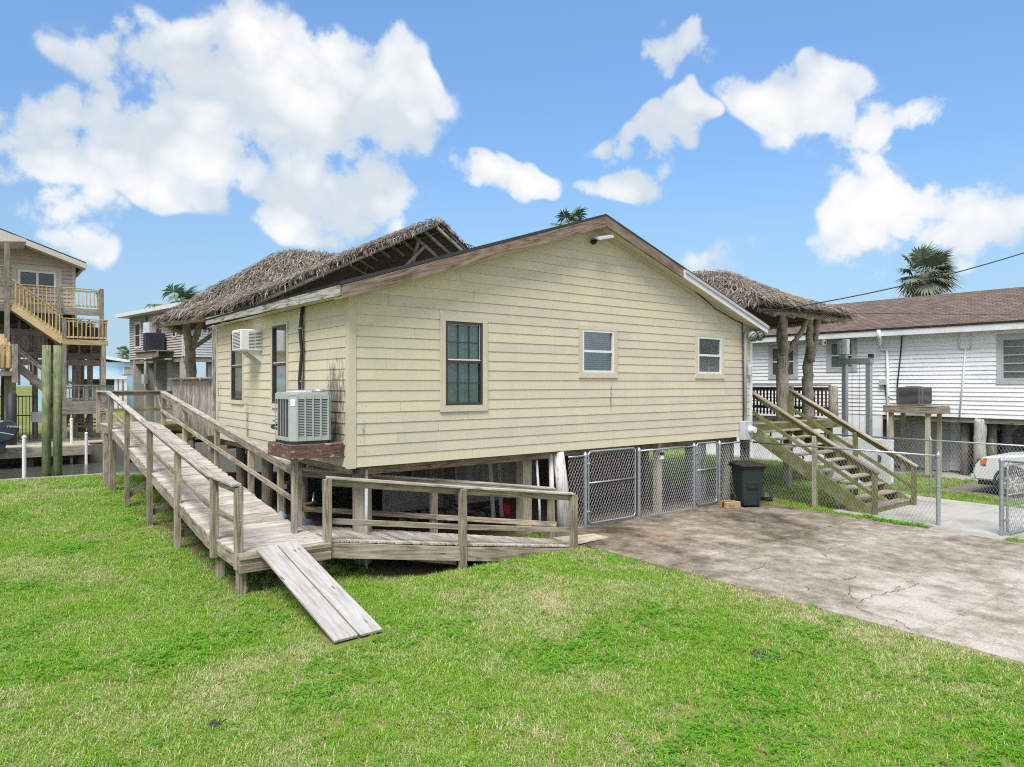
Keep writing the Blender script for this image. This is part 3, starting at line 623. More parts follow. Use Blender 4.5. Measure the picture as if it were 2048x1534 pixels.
# condenser + bracket
br = thing('condenser_bracket', (-.45, .7, 1.83), 'peeling dark red timber platform under the green condenser', 'platform')
board('beam', (-.9, .19, 1.93), (0., .19, 1.93), .04, .2, 'red_paint_wood', br); board('beam', (-.88, .21, 1.93), (-.88, 1.25, 1.93), .04, .198, 'red_paint_wood', br)
board('beam', (-.86, 1.23, 1.93), (0., 1.23, 1.93), .04, .2, 'red_paint_wood', br)
for k in range(7): board('deck_board', (-.895, .24 + .15 * k, 2.043), (-.03, .24 + .15 * k, 2.043), .14, .024, 'red_paint_wood', br)
post('strut', -.72, .5, -.1, 1.83, .09, 'far_wood', br)
def condenser(name, x0, y0, x1, y1, z0, z1, body, label, slots=True, ch=.1, grp=None):
    a = thing(name, ((x0 + x1) / 2, (y0 + y1) / 2, z0), label, 'air conditioner', grp)
    def oct_(i): return [(x0 + ch, y0 + i), (x1 - ch * .5, y0 + i), (x1 - i, y0 + ch * .5), (x1 - i, y1 - ch), (x1 - ch, y1 - i), (x0 + ch, y1 - i), (x0 + i, y1 - ch), (x0 + i, y0 + ch)]
    MB().prism([(*p, z0) for p in oct_(0)][::1], (0, 0, .05)).build('base_pan', 'black_rubber' if slots else body, a)
    MB().prism([(*p, z0 + .05) for p in oct_(.03)], (0, 0, z1 - z0 - .1)).build('coil', 'fin_dark', a)
    MB().prism([(*p, z1 - .05) for p in oct_(-.01)], (0, 0, .03)).prism([(*p, z1 - .02) for p in oct_(.015)], (0, 0, .02)).build('top_cap', body, a)
    MB().lathe(((x0 + x1) / 2, (y0 + y1) / 2, z1 - .01), [(.26, 0), (.24, .03), (.05, .045)], 18).build('fan_guard', 'fin_dark' if not slots else body, a)
    P = oct_(0); zz0, zz1 = z0 + .05, z1 - .05
    if slots:
        MB().prism([(P[7][0], P[7][1], zz0), (P[0][0], P[0][1], zz0), (P[0][0] + .01, P[0][1] + .02, zz0), (P[7][0] + .02, P[7][1] + .01, zz0)], (0, 0, zz1 - zz0)).build('corner_panel', body, a)
        for (i, j) in ((0, 1), (6, 7), (1, 2)):
            A, B = V((*P[i], 0)), V((*P[j], 0)); L = (B - A).length; d = (B - A) / L; nrm = V((d.y, -d.x, 0)); n = max(1, round(L / .12))
            for k in range(n + 1):
                c = A + d * L * k / n; MB().bar(c + V((0, 0, zz0)) + nrm * .004, c + V((0, 0, zz1)) + nrm * .004, .022 if i != 6 else .014, .03 if i != 6 else .008, up=tuple(nrm)).build('rib', body, a)
            for e in (zz0 + .03, zz1 - .03): MB().bar(A + V((0, 0, e)), B + V((0, 0, e)), .02, .06).build('rail', body, a)
            q = MB(); zz_ = zz0 + .07
            while zz_ < zz1 - .06:
                q.bar(A + V((0, 0, zz_)) - nrm * .012, B + V((0, 0, zz_)) - nrm * .012, .022 if i != 6 else .008, .013 if i != 6 else .004); zz_ += .026
            if i != 6: q.build('louvre', body, a)
        c = (V((*P[7], 0)) + V((*P[0], 0))) / 2; d = (V((*P[0], 0)) - V((*P[7], 0))).normalized(); nrm = V((d.y, -d.x, 0))
        MB().bar(c - d * .04 + nrm * .004 + V((0, 0, z0 + .66)), c + d * .04 + nrm * .004 + V((0, 0, z0 + .66)), .004, .11).build('sticker', 'lettering', a)
    else:
        for i in range(8):
            A, B = V((*P[i], 0)), V((*P[(i + 1) % 8], 0)); q = MB(); zz_ = zz0 + .015
            while zz_ < zz1: q.bar(A + V((0, 0, zz_)), B + V((0, 0, zz_)), .02, .018); zz_ += .036
            q.build('louvre', body, a); MB().bar(A + V((0, 0, zz0)), A + V((0, 0, zz1)), .03, .03).build('rib', body, a)
    return a
ac = condenser('condenser', -.86, .27, -.2, 1.08, 2.057, 2.88, 'condenser_green', 'pale green air conditioner condenser on the red platform beside the house')
MB().lathe((-.34, .45, 2.87), [(.09, 0), (.11, .03), (.1, .055), (.06, .06)], 14).build('cap', 'galvanised', ac)
wa = thing('window_air_conditioner', (-.2, 4.6, 3.7), 'white through-wall air conditioner jutting from the cream side wall', 'air conditioner')
X0, X1, Y0, Y1, Z0, Z1 = -.45, .0, 4.3, 4.93, 3.71, 4.15
MB().box((X0, Y0, Z0), (X1, Y1, Z1)).build('case', 'white_plastic', wa, bev=.015)
def grille(c0, c1, n, nrm):
    q = MB(); c0, c1 = V(c0), V(c1); up = V((0, 0, 1))
    for k in range(n): zz_ = c0.z + (c1.z - c0.z) * (k + .5) / n; q.bar(V((c0.x, c0.y, zz_)) + V(nrm) * .004, V((c1.x, c1.y, zz_)) + V(nrm) * .004, .012, (c1.z - c0.z) / n * .45)
    return q
for (a, b_) in ((Y0 + .06, Y1 - .06),):
    MB().box((X0 - .003, a, Z0 + .06), (X0, b_, Z1 - .05)).build('grille_back', 'fin_dark', wa); grille((X0 - .004, a, Z0 + .06), (X0 - .004, b_, Z1 - .05), 11, (-1, 0, 0)).build('grille', 'white_plastic', wa)
for (a, b_) in ((X0 + .16, X0 + .28), (X0 + .3, X0 + .42)):
    MB().box((a, Y0 - .003, Z0 + .06), (b_, Y0, Z1 - .05)).build('grille_back', 'fin_dark', wa); grille((a, Y0 - .004, Z0 + .06), (b_, Y0 - .004, Z1 - .05), 11, (0, -1, 0)).build('grille', 'white_plastic', wa)
for yy in (Y0 + .06, Y1 - .1): MB().prism([(-.005, yy, Z0), (-.32, yy, Z0), (-.005, yy, Z0 - .24)], (0, .035, 0)).build('bracket', 'white_plastic', wa)
# ------------------------------------------------------------------ ramps
rp = thing('wheelchair_ramp', (-1.1, 5, 0), 'long weathered wooden ramp with handrails climbing beside the house', 'ramp')
def rz(y): return float(np.interp(y, [-.4, 1.35, 12.0, 14.2], [.62, .62, 1.82, 1.82]))
XO, XI = -1.83, -.47
y = -.33; k = 0
while y < 14.05:
    dy = .1455 + random.uniform(-.002, .002); zc_ = (rz(y) + rz(y + dy)) / 2 - .019
    xo, xi = XO + random.uniform(-.015, .01), XI + random.uniform(-.02, .02)
    sl_ = (rz(y + dy) - rz(y)) / dy
    board('deck_board', (xo, y + dy / 2, zc_), (xi, y + dy / 2, zc_), .1395, .036, 'deck_wood', rp, up=(0, -sl_, 1)); y += dy
for xx in (XO + .02, XI - .02):
    for (a, c) in ((-.33, 1.35), (1.36, 4.9), (4.9, 8.45), (8.45, 12.0), (12.0, 14.05)):
        board('stringer', (xx, a, rz(a) - .14), (xx, c, rz(c) - .14), .04, .2, 'weathered_wood', rp)
board('stringer', (XO, -.335, .51), (XI, -.335, .51), .04, .16, 'weathered_wood', rp); board('stringer', (XO, -.36, .40), (XI, -.36, .40), .04, .12, 'weathered_wood', rp)
board('stringer', (XO, -.372, .555), (XI, -.372, .555), .03, .06, 'weathered_wood', rp)
OY = [-.27, .82, 3.3, 5.9, 8.75, 11.45, 13.9]
RH = .985
for i, yy in enumerate(OY):
    zb = rz(yy) - .24 if i == 0 else (rz(yy) - .28 if i == 1 else -.25)
    post('post', XO - .03 if i else XO + .02, yy, zb if i not in (5, 6) else rz(yy) - .3, rz(yy) + RH - .06, .108, 'weathered_wood', rp)
for (xx, yy) in ((-1.76, -.22), (-1.76, .86), (-.62, -.2), (-1.78, 11.7), (-1.78, 12.9), (-.6, 4.0), (-.6, 6.5)): post('leg', xx, yy, -.3, rz(yy) - .23, .12 if yy < 11 else .16, 'weathered_wood', rp)
for yy in (3.3, 5.9, 8.75): board('brace', (XO, yy + .05, .25), (XI, yy + .1, rz(yy) - .25), .036, .12, 'far_wood', rp, up=(0, 0, 1)); board('ledger', (XO - .01, yy + .06, rz(yy) - .31), (XI, yy + .06, rz(yy) - .31), .036, .14, 'far_wood', rp)
def rails(xx, pts, name='handrail', sgn=1):
    for (a, c) in zip(pts, pts[1:]):
        board('handrail', (xx, a, rz(a) + RH - .02), (xx, c, rz(c) + RH - .02), .14, .036, 'deck_wood', rp)
        board('rail', (xx + sgn * .045, a, rz(a) + RH - .1), (xx + sgn * .045, c, rz(c) + RH - .1), .036, .12, 'weathered_wood', rp)
        board('mid_rail', (xx + sgn * .05, a, rz(a) + .42), (xx + sgn * .05, c, rz(c) + .42), .036, .09, 'weathered_wood', rp)
rails(XO - .02, [-.33, 1.1, 6.6, 12.0, 14.0])
IY = [1.12, 3.65, 6.15, 9.25, 11.95]
for yy in IY: post('post', XI + .03, yy, rz(yy) - .02 if yy < 2 else rz(yy) - .3, rz(yy) + RH - .06, .12 if yy < 2 else .105, 'weathered_wood', rp)
for yy in (3.65, 6.15, 9.25): post('post', XI + .03, yy, -.4, rz(yy) - .3, .089, 'tan_piling', rp)
post('post', XI + .1, 2.15, -.1, rz(2.15) + RH - .12, .1, 'tan_piling', rp)
rails(XI + .02, [1.08, 6.6, 11.95], sgn=-1)
# far end rail of the upper platform
for (zz_, hh) in ((2.78, .036), (2.7, .12), (2.2, .1)): board('end_rail', (XO, 14.0, zz_), (.55, 14.0, zz_), .14 if hh < .05 else .036, hh, 'weathered_wood' if zz_ > 2.3 else 'algae_wood', rp)
MB().box((-.45, 12.0, 1.62), (.7, 14.05, 1.8)).build('platform', 'algae_wood', rp)
board('bench_edge', (-.45, 11.9, 1.72), (.6, 11.9, 1.72), .04, .18, 'algae_wood', rp)
# low ramp down to the driveway
lr = thing('lower_ramp', (1.7, -.3, 0), 'short wooden ramp with two-sided handrails sloping down to the concrete driveway', 'ramp')
fr_ = [(-.5, -.26, .62), (1.67, -.74, .33), (3.87, -1.11, .05)]; re_ = [(-.49, 1.2, .62), (1.8, .34, .33), (4.0, -.44, .05)]
def at_(L, x): return V((x, float(np.interp(x, [p[0] for p in L], [p[1] for p in L])), float(np.interp(x, [p[0] for p in L], [p[2] for p in L]))))
x = -.43
while x < 3.86:
    p, q = at_(fr_, x + .07), at_(re_, x + .07); p.y += random.uniform(-.008, .008); zc_ = (p.z + q.z) / 2 - .019
    board('deck_board', (x + .07, p.y, zc_), (x + .07, q.y, zc_), .136, .036, 'deck_wood', lr, up=(.13, 0, 1)); x += .1425
for L, s_ in ((fr_, -1), (re_, 1)):
    for (a, c) in zip(L, L[1:]):
        a, c = V(a), V(c); d = V((0, s_ * .02, -.04 - .12))
        board('stringer', a + d, c + d, .04, .235, 'weathered_wood', lr)
        for (h1, w, hh, off) in ((.955, .14, .036, 0), (.88, .036, .11, -s_ * .045), (.28, .036, .09, -s_ * .05)):
            board(('handrail', 'rail', 'mid_rail')[(h1 < .9) + (h1 < .5)], a + V((0, off, h1)), c + V((0, off, h1)), w, hh, 'deck_wood' if h1 > .9 else 'weathered_wood', lr)
for (x, L, zb) in ((-.5, fr_, .38), (1.67, fr_, -.3), (3.85, fr_, -.2), (1.8, re_, -.2), (3.95, re_, -.2)):
    p = at_(L, x); post('post', p.x, p.y + (-.03 if L is fr_ else .03), zb, p.z + .93, .112, 'weathered_wood', lr)
board('brace', (1.0, -.1, .1), (1.62, -.66, .05), .036, .14, 'far_wood', lr)
MB().prism([(3.85, -1.1, .06), (4.9, -1.0, .036), (4.9, -.6, .036), (3.95, -.42, .06)], (0, 0, .015)).build('threshold', 'dock_wood', lr)
for k, (xa, xb) in enumerate(((-1.43, -1.34), (-1.11, -1.018))):
    o = board('loose_plank', (xa, -.28, .645), (xb, -2.86, .045), .298, .038, 'pale_plank', None, bev=.006)
    tag(o, ('bleached loose plank leaning on the landing, nearer the corner post', 'bleached loose plank leaning on the landing, nearer the lower ramp')[k], 'plank', 'pair of loose planks')
# ------------------------------------------------------------------ chain-link fences and gates
def link_mesh(p, q, z0, z1, parent, r=.0027, step=.078, name='chain_link'):
    """crossed wire diagonals in the vertical plane p-q, clipped to the panel"""
    p, q = V((*p, 0)), V((*q, 0)); L = (q - p).length; d = (q - p) / L; n = V((-d.y, d.x, 0)); H = z1 - z0; b_ = MB(); W_ = .55
    for sgn in (1, -1):
        s0 = -H * W_ if sgn > 0 else 0; s1 = L if sgn > 0 else L + H * W_; s = s0 + step * .5
        while s < s1:
            a0, h0, a1, h1 = s, 0., s + sgn * H * W_, H
            def cl(a, h, a2, h2):
                if a < 0: h = h + (h2 - h) * (0 - a) / (a2 - a); a = 0
                if a > L: h = h + (h2 - h) * (L - a) / (a2 - a); a = L
                return a, h
            A = cl(a0, h0, a1, h1); B = cl(a1, h1, a0, h0)
            if abs(B[1] - A[1]) > .03:
                off = n * (.002 * sgn); pa = p + d * A[0] + V((0, 0, z0 + A[1])) + off; pb = p + d * B[0] + V((0, 0, z0 + B[1])) + off
                b_.tube([pa, pb], r, 3, cap=False)
            s += step
    for k in range(int(L / step)):   # twisted barbs along the top
        c = p + d * (k + .5) * step + V((0, 0, z1)); b_.tube([c, c + V((0, 0, .03)) + d * .012], r, 3, cap=False); b_.tube([c, c + V((0, 0, .03)) - d * .012], r, 3, cap=False)
    return b_.build(name, 'fence_wire', parent)
def pipe_post(x, y, z1, parent, r=.032, name='post'):
    return MB().lathe((x, y, -.1), [(r, 0), (r, z1 + .08), (r * 1.25, z1 + .08), (r * 1.25, z1 + .12), (r * .8, z1 + .16), (.004, z1 + .19)], 12).build(name, 'galvanised', parent, smooth=False)
def fence(name, pts, zt, label, posts, terminal=()):
    a = thing(name, (*pts[0], 0), label, 'fence')
    for p, q in zip(pts, pts[1:]):
        link_mesh(p, q, .06, zt - .03, a); MB().tube([(*p, zt), (*q, zt)], .021, 8).build('top_rail', 'galvanised', a, smooth=True)
    for (x, y) in posts: pipe_post(x, y, zt, a, .026)
    for (x, y) in terminal:
        pipe_post(x, y, zt, a, .042)
        for zz_ in (.25, .55, .85, 1.15, 1.4): MB().lathe((x, y, zz_), [(.047, 0), (.047, .025)], 12).build('band', 'galvanised', a)
    return a
def gate(p, q, z0, z1, label, hinge=True, name='gate'):
    a = thing(name, (*p, 0), label, 'gate', 'chain-link gates'); P, Q = V((*p, 0)), V((*q, 0)); d = (Q - P).normalized(); r = .09; L = (Q - P).length; pts = []
    for (cx, cz, a0) in ((L - r, z1 - r, 0), (r, z1 - r, 1), (r, z0 + r, 2), (L - r, z0 + r, 3)):
        for k in range(5): an = PI / 2 * (a0 + k / 4); pts.append(P + d * (cx + r * math.cos(an)) + V((0, 0, cz + r * math.sin(an))))
    MB().tube(pts, .022, 8, closed=True).build('frame', 'galvanised', a, smooth=True)
    zm = z0 + (z1 - z0) * .56; MB().tube([P + V((0, 0, zm)), Q + V((0, 0, zm))], .018, 8).build('brace', 'galvanised', a, smooth=True)
    link_mesh((P + d * .03)[:2], (Q - d * .03)[:2], z0 + .03, z1 - .03, a)
    for zz_ in (z0 + .25, z1 - .25): MB().tube([P - d * .06 + V((0, 0, zz_)), P + d * .03 + V((0, 0, zz_))], .03, 8).build('hinge', 'galvanised', a)
    return a
fence('chain_link_fence', [(4.75, -.01), (5.2, -.01)], 1.52, 'narrow chain-link panel between the pale leaning post and the wide gate', [], [(5.22, -.01)])
gate((5.31, -.01), (6.74, -.01), .1, 1.60, 'wide chain-link gate under the house beside the lower ramp')
fence('chain_link_fence', [(6.86, -.01), (8.76, -.01)], 1.52, 'chain-link panel crossing the square post under the house', [], [(6.86, -.01), (8.80, -.01)])
gate((8.9, -.01), (9.70, -.01), .1, 1.58, 'narrow chain-link gate under the house near the trash bin')
fence('chain_link_fence', [(9.8, -.01), (11.15, -.01)], 1.52, 'chain-link panel behind the trash bin at the house corner', [], [(9.80, -.01)])
fence('chain_link_fence', [(11.18, -.05), (11.2, -4.42)], 1.50, 'chain-link fence along the driveway in front of the green stairs', [], [(11.2, -4.42)])
gate((11.16, -5.66), (12.1, -5.78), .1, 1.42, 'open chain-link gate beside the entry path at the picture edge')
fence('chain_link_fence', [(11.14, -5.57), (11.14, -12)], 1.50, 'chain-link fence running off past the open gate', [], [(11.14, -5.57)])
fence('chain_link_fence', [(15.55, 3), (15.55, -9)], 1.49, 'chain-link boundary fence in front of the white house', [(15.55, .3), (15.55, -2.6), (15.55, -5.6)])
# mailbox-like latch box on the square post
lb = thing('lock_box', (7.64, .03, 1.3), 'small black and white lock box on the square post', 'lock box')
MB().box((7.60, -.02, 1.28), (7.70, .04, 1.40)).build('body', 'white_plastic', lb, bev=.006); MB().box((7.595, -.03, 1.38), (7.705, .04, 1.44)).build('lid', 'black_rubber', lb, bev=.006)
# ------------------------------------------------------------------ trash bin and parcel
tb = thing('trash_bin', (10.05, -.62, .04), 'dark green wheeled trash bin with black lid at the house corner', 'trash bin')
ang = math.radians(-32); Rb = M4.Translation((10.12, -.6, .04)) @ M4.Rotation(ang, 4, 'Z')
def tr_build(mb, name, mat, parent, Mx, **k): mb.v = [Mx @ v for v in mb.v]; return mb.build(name, mat, parent, **k)
def frustum(w0, d0, w1, d1, z0, z1, dx=0):
    return MB().poly([(-w0 / 2, -d0 / 2, z0), (w0 / 2, -d0 / 2, z0), (w0 / 2, d0 / 2, z0), (-w0 / 2, d0 / 2, z0), (-w1 / 2 , -d1 / 2 - dx, z1), (w1 / 2, -d1 / 2 - dx, z1), (w1 / 2, d1 / 2, z1), (-w1 / 2, d1 / 2, z1)], [(0, 3, 2, 1), (4, 5, 6, 7), (0, 1, 5, 4), (1, 2, 6, 5), (2, 3, 7, 6), (3, 0, 4, 7)])
tr_build(frustum(.44, .42, .58, .66, .02, .95), 'body', 'bin_green', tb, Rb, bev=.03)
tr_build(MB().box((-.31, -.36, .93), (.31, .36, .985)), 'rim', 'bin_green', tb, Rb, bev=.015)
tr_build(MB().box((-.33, -.40, .985), (.33, .38, 1.03)).poly([(-.31, -.38, 1.03), (.31, -.38, 1.03), (.31, .36, 1.03), (-.31, .36, 1.03), (-.2, -.25, 1.075), (.2, -.25, 1.075), (.2, .25, 1.075), (-.2, .25, 1.075)], [(4, 5, 6, 7), (0, 1, 5, 4), (1, 2, 6, 5), (2, 3, 7, 6), (3, 0, 4, 7)]), 'lid', 'bin_lid', tb, Rb, bev=.008)
tr_build(MB().box((-.14, -.30, .45), (.14, -.235, .62)), 'grab_bar', 'bin_lid', tb, Rb, bev=.01); tr_build(MB().box((-.2, -.262, .05), (-.15, -.2, .55)).box((.15, -.262, .05), (.2, -.2, .55)), 'rib', 'bin_green', tb, Rb, bev=.01)
tr_build(MB().tube([(-.32, .4, .95), (.32, .4, .95)], .018, 8), 'handle', 'bin_lid', tb, Rb)
for s_ in (-1, 1): tr_build(MB().tube([(s_ * .22, .24, .13), (s_ * .28, .24, .13)], .13, 16), 'wheel', 'black_rubber', tb, Rb)
pc = thing('parcel', (9.75, -.6, .04), 'brown cardboard parcel lying beside the trash bin', 'box'); Rp = M4.Translation((9.55, -.5, .04)) @ M4.Rotation(math.radians(-20), 4, 'Z')
tr_build(MB().box((-.2, -.13, 0), (.2, .13, .15)), 'carton', 'cardboard', pc, Rp, bev=.005)
tr_build(MB().box((-.202, -.03, .02), (.202, .03, .1525)), 'tape', 'ink', pc, Rp)
q = MB(); pts = [(.2035, -.08 + .16 * k / 10, .09 - .03 * math.sin(PI * k / 10)) for k in range(11)]; q.tube(pts, .007, 4); q.tube([(.2035, .08, .09), (.2035, .06, .105)], .007, 4); q.tube([(.2035, .08, .09), (.2035, .08, .06)], .007, 4); tr_build(q, 'printed_mark', 'ink', pc, Rp)
q = MB(); pts = [(-.12 + .15 * k / 10, -.1315, .08 - .025 * math.sin(PI * k / 10)) for k in range(11)]; q.tube(pts, .006, 4); tr_build(q, 'printed_mark', 'ink', pc, Rp)
# ------------------------------------------------------------------ stairs and porch on the right
st = thing('entry_stairs', (12.3, -1.5, 0), 'mossy wooden staircase with handrails rising to the thatched porch', 'stairs')
SX0, SX1, NS, PZ = 11.36, 13.35, 11, 1.95; RS = PZ / NS; RUN = .305; YB = -3.0
for k in range(NS - 1):
    zt = RS * (k + 1); yy = YB + RUN * k
    for e in (0, .145): board('tread', (SX0, yy + .07 + e, zt - .02), (SX1, yy + .07 + e, zt - .02), .138, .038, 'weathered_wood', st)
    if k == 0: board('riser', (SX0, yy + .02, zt - .11), (SX1, yy + .02, zt - .11), .02, .14, 'algae_wood', st)
    if k: 
        for xx in (12.0, 12.7): post('tread_cleat', xx, yy + .2, zt - .16, zt - .04, .04, 'far_wood', st)
YT = YB + RUN * (NS - 1) + .1
for xx in (SX0 - .02, SX1 + .02):
    MB().prism([(xx - .02, YB - .02, .04), (xx - .02, YB - .02, .17), (xx - .02, YT, PZ + .06), (xx - .02, YT, PZ - .32), (xx - .02, YB + .42, .04)], (.04, 0, 0)).build('stringer', 'algae_wood', st)
    post('newel', xx, YB - .06, -.1, 1.02, .1, 'algae_wood', st)
    board('handrail', (xx, YB - .15, .99), (xx, YT + .05, PZ + .92), .14, .04, 'weathered_wood', st); board('rail', (xx + .03, YB - .1, .91), (xx + .03, YT, PZ + .82), .036, .12, 'algae_wood', st)
    board('mid_rail', (xx + .03, YB - .05, .46), (xx + .03, YT, PZ + .36), .036, .09, 'algae_wood', st)
    post('post', xx - .02, -1.65, -.1, 1.75, .1, 'tan_piling' if xx < 12 else 'algae_wood', st); post('post', xx, YT, PZ - .3, PZ + 1.0, .1, 'algae_wood', st)
pd = thing('porch_deck', (13.6, 2, 0), 'raised wooden porch deck with dark picket railing beside the house', 'porch')
y = .22
while y < 4.2: board('deck_board', (11.2, y, PZ - .02), (16.1, y, PZ - .02), .139, .036, 'weathered_wood', pd); y += .1455
board('fascia', (11.2, .14, PZ - .14), (16.12, .14, PZ - .14), .04, .24, 'algae_wood', pd); board('fascia', (16.12, .14, PZ - .14), (16.12, 4.2, PZ - .14), .04, .24, 'algae_wood', pd)
for (xx, yy) in ((11.5, .4), (13.6, .4), (15.9, .4), (11.5, 3.9), (15.9, 3.9)): post('pile', xx, yy, -.2, PZ - .26, .18, 'far_wood', pd)
MB().tube([(16.0, .3, PZ - .25), (16.02, .32, PZ + 1.0)], [.15, .13], 12).build('log_post', 'log', pd, smooth=True)
for zz_, hh in ((PZ + 1.02, .04), (PZ + .9, .09), (PZ + .3, .09)):
    board('rail', (16.0, .4, zz_), (16.0, 4.3, zz_), .13 if hh < .05 else .04, hh, 'weathered_wood' if hh < .05 else 'dark_stain', pd)
    board('rail', (13.5, 4.25, zz_), (16.0, 4.25, zz_), .13 if hh < .05 else .04, hh, 'weathered_wood' if hh < .05 else 'dark_stain', pd)
y = .52
while y < 4.2: board('picket', (15.97, y, PZ + .06), (15.97, y, PZ + .94), .03, .055, 'dark_stain', pd, up=(0, 1, 0), bev=0); y += .125
x = 13.5
while x < 15.95: board('picket', (x, 4.23, PZ + .06), (x, 4.23, PZ + .94), .03, .055, 'dark_stain', pd, up=(1, 0, 0), bev=0); x += .125
# ------------------------------------------------------------------ thatched roofs
def wob(pts, r0, r1, name, parent, seed, mat='log', n=11, amp=.025):
    r = random.Random(seed); P = [V(p) for p in pts]; out, rad = [], []; segs = 7
    for i, (a, c) in enumerate(zip(P, P[1:])):
        for k in range(segs): out.append(a.lerp(c, k / segs) + V((r.uniform(-amp, amp), r.uniform(-amp, amp), 0)))
    out.append(P[-1]); N = len(out)
    rad = [(r0 + (r1 - r0) * i / (N - 1)) * r.uniform(.93, 1.07) for i in range(N)]
    return MB().tube(out, rad, n).build(name, mat, parent, smooth=True)
def thatch(name, tris, parent, dens, length=.5, width=.035, sag=.0, fringe=(), seed=1, under=True):
    """palm-leaf thatch: thousands of narrow folded leaflets lying downslope on the roof planes, ragged along the eaves"""
    g_ = np.random.default_rng(seed); vs, fs, tone = [], [], []
    def leaf(p, d, nrm, L, w, tn, lift):
        s = d.cross(nrm).normalized() * w; a = p + nrm * lift; m_ = p + d * L * .5 + nrm * (lift + .03) ; e = p + d * L + nrm * (lift * .4 - .01)
        k = len(vs); vs.extend([a - s * .6, a + s * .6, m_ - s, m_ + nrm * w * .5, m_ + s, e]); fs.extend([(k, k + 3, k + 2), (k, k + 1, k + 3), (k + 1, k + 4, k + 3), (k + 2, k + 3, k + 5), (k + 3, k + 4, k + 5)]); tone.extend([tn] * 6)
    for tri in tris:
        A, B, C = [V(p) for p in tri]; nr = (B - A).cross(C - A); ar = nr.length / 2; nr.normalize()
        if nr.z < 0: nr = -nr
        down = (V((0, 0, -1)) + nr * nr.z).normalized(); N = int(ar * dens)
        for _ in range(N):
            u, v = g_.random(), g_.random()
            if u + v > 1: u, v = 1 - u, 1 - v
            p = A + (B - A) * u + (C - A) * v; s = down.cross(nr); an = g_.normal(0, .38); d = (down * math.cos(an) + s * math.sin(an) + nr * g_.uniform(-.03, .10)).normalized()
            leaf(p, d, nr, length * g_.uniform(.5, 1.2), width * g_.uniform(.5, 1.2), float(np.clip(g_.beta(2.0, 2.2), 0, 1)), g_.uniform(.0, .14))
    for (p, q, nr, out) in fringe:
        p, q, out = V(p), V(q), V(out).normalized(); L = (q - p).length
        cl = g_.random(max(3, int(L * 2.2)))
        for _ in range(int(L * 62)):
            k_ = g_.random() if g_.random() < .5 else float(np.clip(cl[g_.integers(len(cl))] + g_.normal(0, .02), 0, 1)); c = p.lerp(q, k_); d = (out + V((g_.normal(0, .25), g_.normal(0, .25), -.55 + g_.normal(0, .25)))).normalized()
            leaf(c + V((0, 0, g_.uniform(-.06, .06))) - d * .12, d, V((0, 0, 1)), g_.uniform(.1, .42), width * g_.uniform(.5, 1.3), float(g_.beta(2.2, 2.)), 0)
    o = mk(name, [v - WM[parent.name].translation for v in vs], fs, 'thatch', parent); a = o.data.attributes.new('tone', 'FLOAT', 'POINT'); a.data.foreach_set('value', tone); o['kind'] = 'stuff'
    if under:
        b_ = MB()
        for tri in tris: b_.poly([V(p) - V((0, 0, .06)) for p in tri], [(0, 1, 2)])
        b_.build('thatch_bed', 'under_thatch', parent)
    return o
sub('under_thatch', (.13, .115, .10), .95, .5, 14, bmp=.8, world=True)
tk = thing('thatched_hut', (3, 12, 1.8), 'large sagging palm-thatched hut rising behind the cream house', 'thatched hut')
A0, A1, A2 = (7.26, 9, 8.42), (1.2, 8.9, 5.33), (11.4, 9.1, 5.75)
Sg = (5.1, 11.6, 7.35); Pk = (3.45, 12.5, 7.5); C1 = (-.62, 11.2, 4.85); C3 = (.6, 14.5, 4.85); C4 = (6.2, 16, 5.6); C5 = (11.5, 14, 5.6)
M1 = (3.0, 10.6, 6.35); F1 = (.55, 9.5, 5.02)
tt = [(A0, A1, Sg), (A1, M1, Sg), (A1, F1, M1), (F1, C1, M1), (M1, C1, Pk), (M1, Pk, Sg), (Pk, C1, C3), (Pk, C3, C4), (Pk, C4, Sg), (Sg, C4, C5), (Sg, C5, A2), (A0, Sg, A2)]
thatch('thatch', tt, tk, 300, .55, .017, seed=3, fringe=[(A0, A1, 0, (-.25, -1, -.3)), (A0, A2, 0, (.2, -1, -.3)), (A1, F1, 0, (-.6, -1, -.4)), (F1, C1, 0, (-.7, -.9, -.3)), (C1, C3, 0, (-1, 0, -.4))])
def lerp(a, b_, k): return V(a).lerp(V(b_), k)
for k in range(9):
    a, c = lerp(A0, Sg, .03 + k * .12), lerp(A2, C5, .03 + k * .12); wob([a - V((0, 0, .22)), c - V((0, 0, .3))], .06, .06, 'rafter', tk, k, n=6, amp=.01, mat='tan_trunk')
for k in range(7):
    a, c = lerp(A0, A2, .05 + k * .13), lerp(Sg, C5, .05 + k * .13); MB().tube([a - V((0, 0, .17)), c - V((0, 0, .2))], .025, 5).build('purlin', 'far_trunk', tk)
for k in range(6): a, c = lerp(A0, Sg, .08 + k * .17), lerp(A1, M1, .08 + k * .17); wob([a - V((0, 0, .14)), c - V((0, 0, .14))], .05, .05, 'rafter', tk, k + 20, n=7, amp=.01)
wob([V(A0) - V((0, -.1, .16)), V(Sg) - V((0, 0, .16))], .06, .06, 'ridge_pole', tk, 40, n=8); wob([V(A1) + V((.1, .1, -.1)), V(A0) + V((-.1, .1, -.16))], .075, .06, 'rake_pole', tk, 41, n=8, amp=.012)
wob([V(A2) + V((-.1, .1, -.1)), V(A0) + V((.1, .1, -.16))], .055, .05, 'rake_pole', tk, 42, n=8, amp=.01)
wob([(-.55, 11.25, 4.72), (.6, 9.55, 4.88), (1.4, 8.95, 5.05)], .08, .07, 'eave_pole', tk, 43); wob([(-.5, 11.3, 4.7), (.55, 14.3, 4.7)], .08, .08, 'eave_pole', tk, 44)
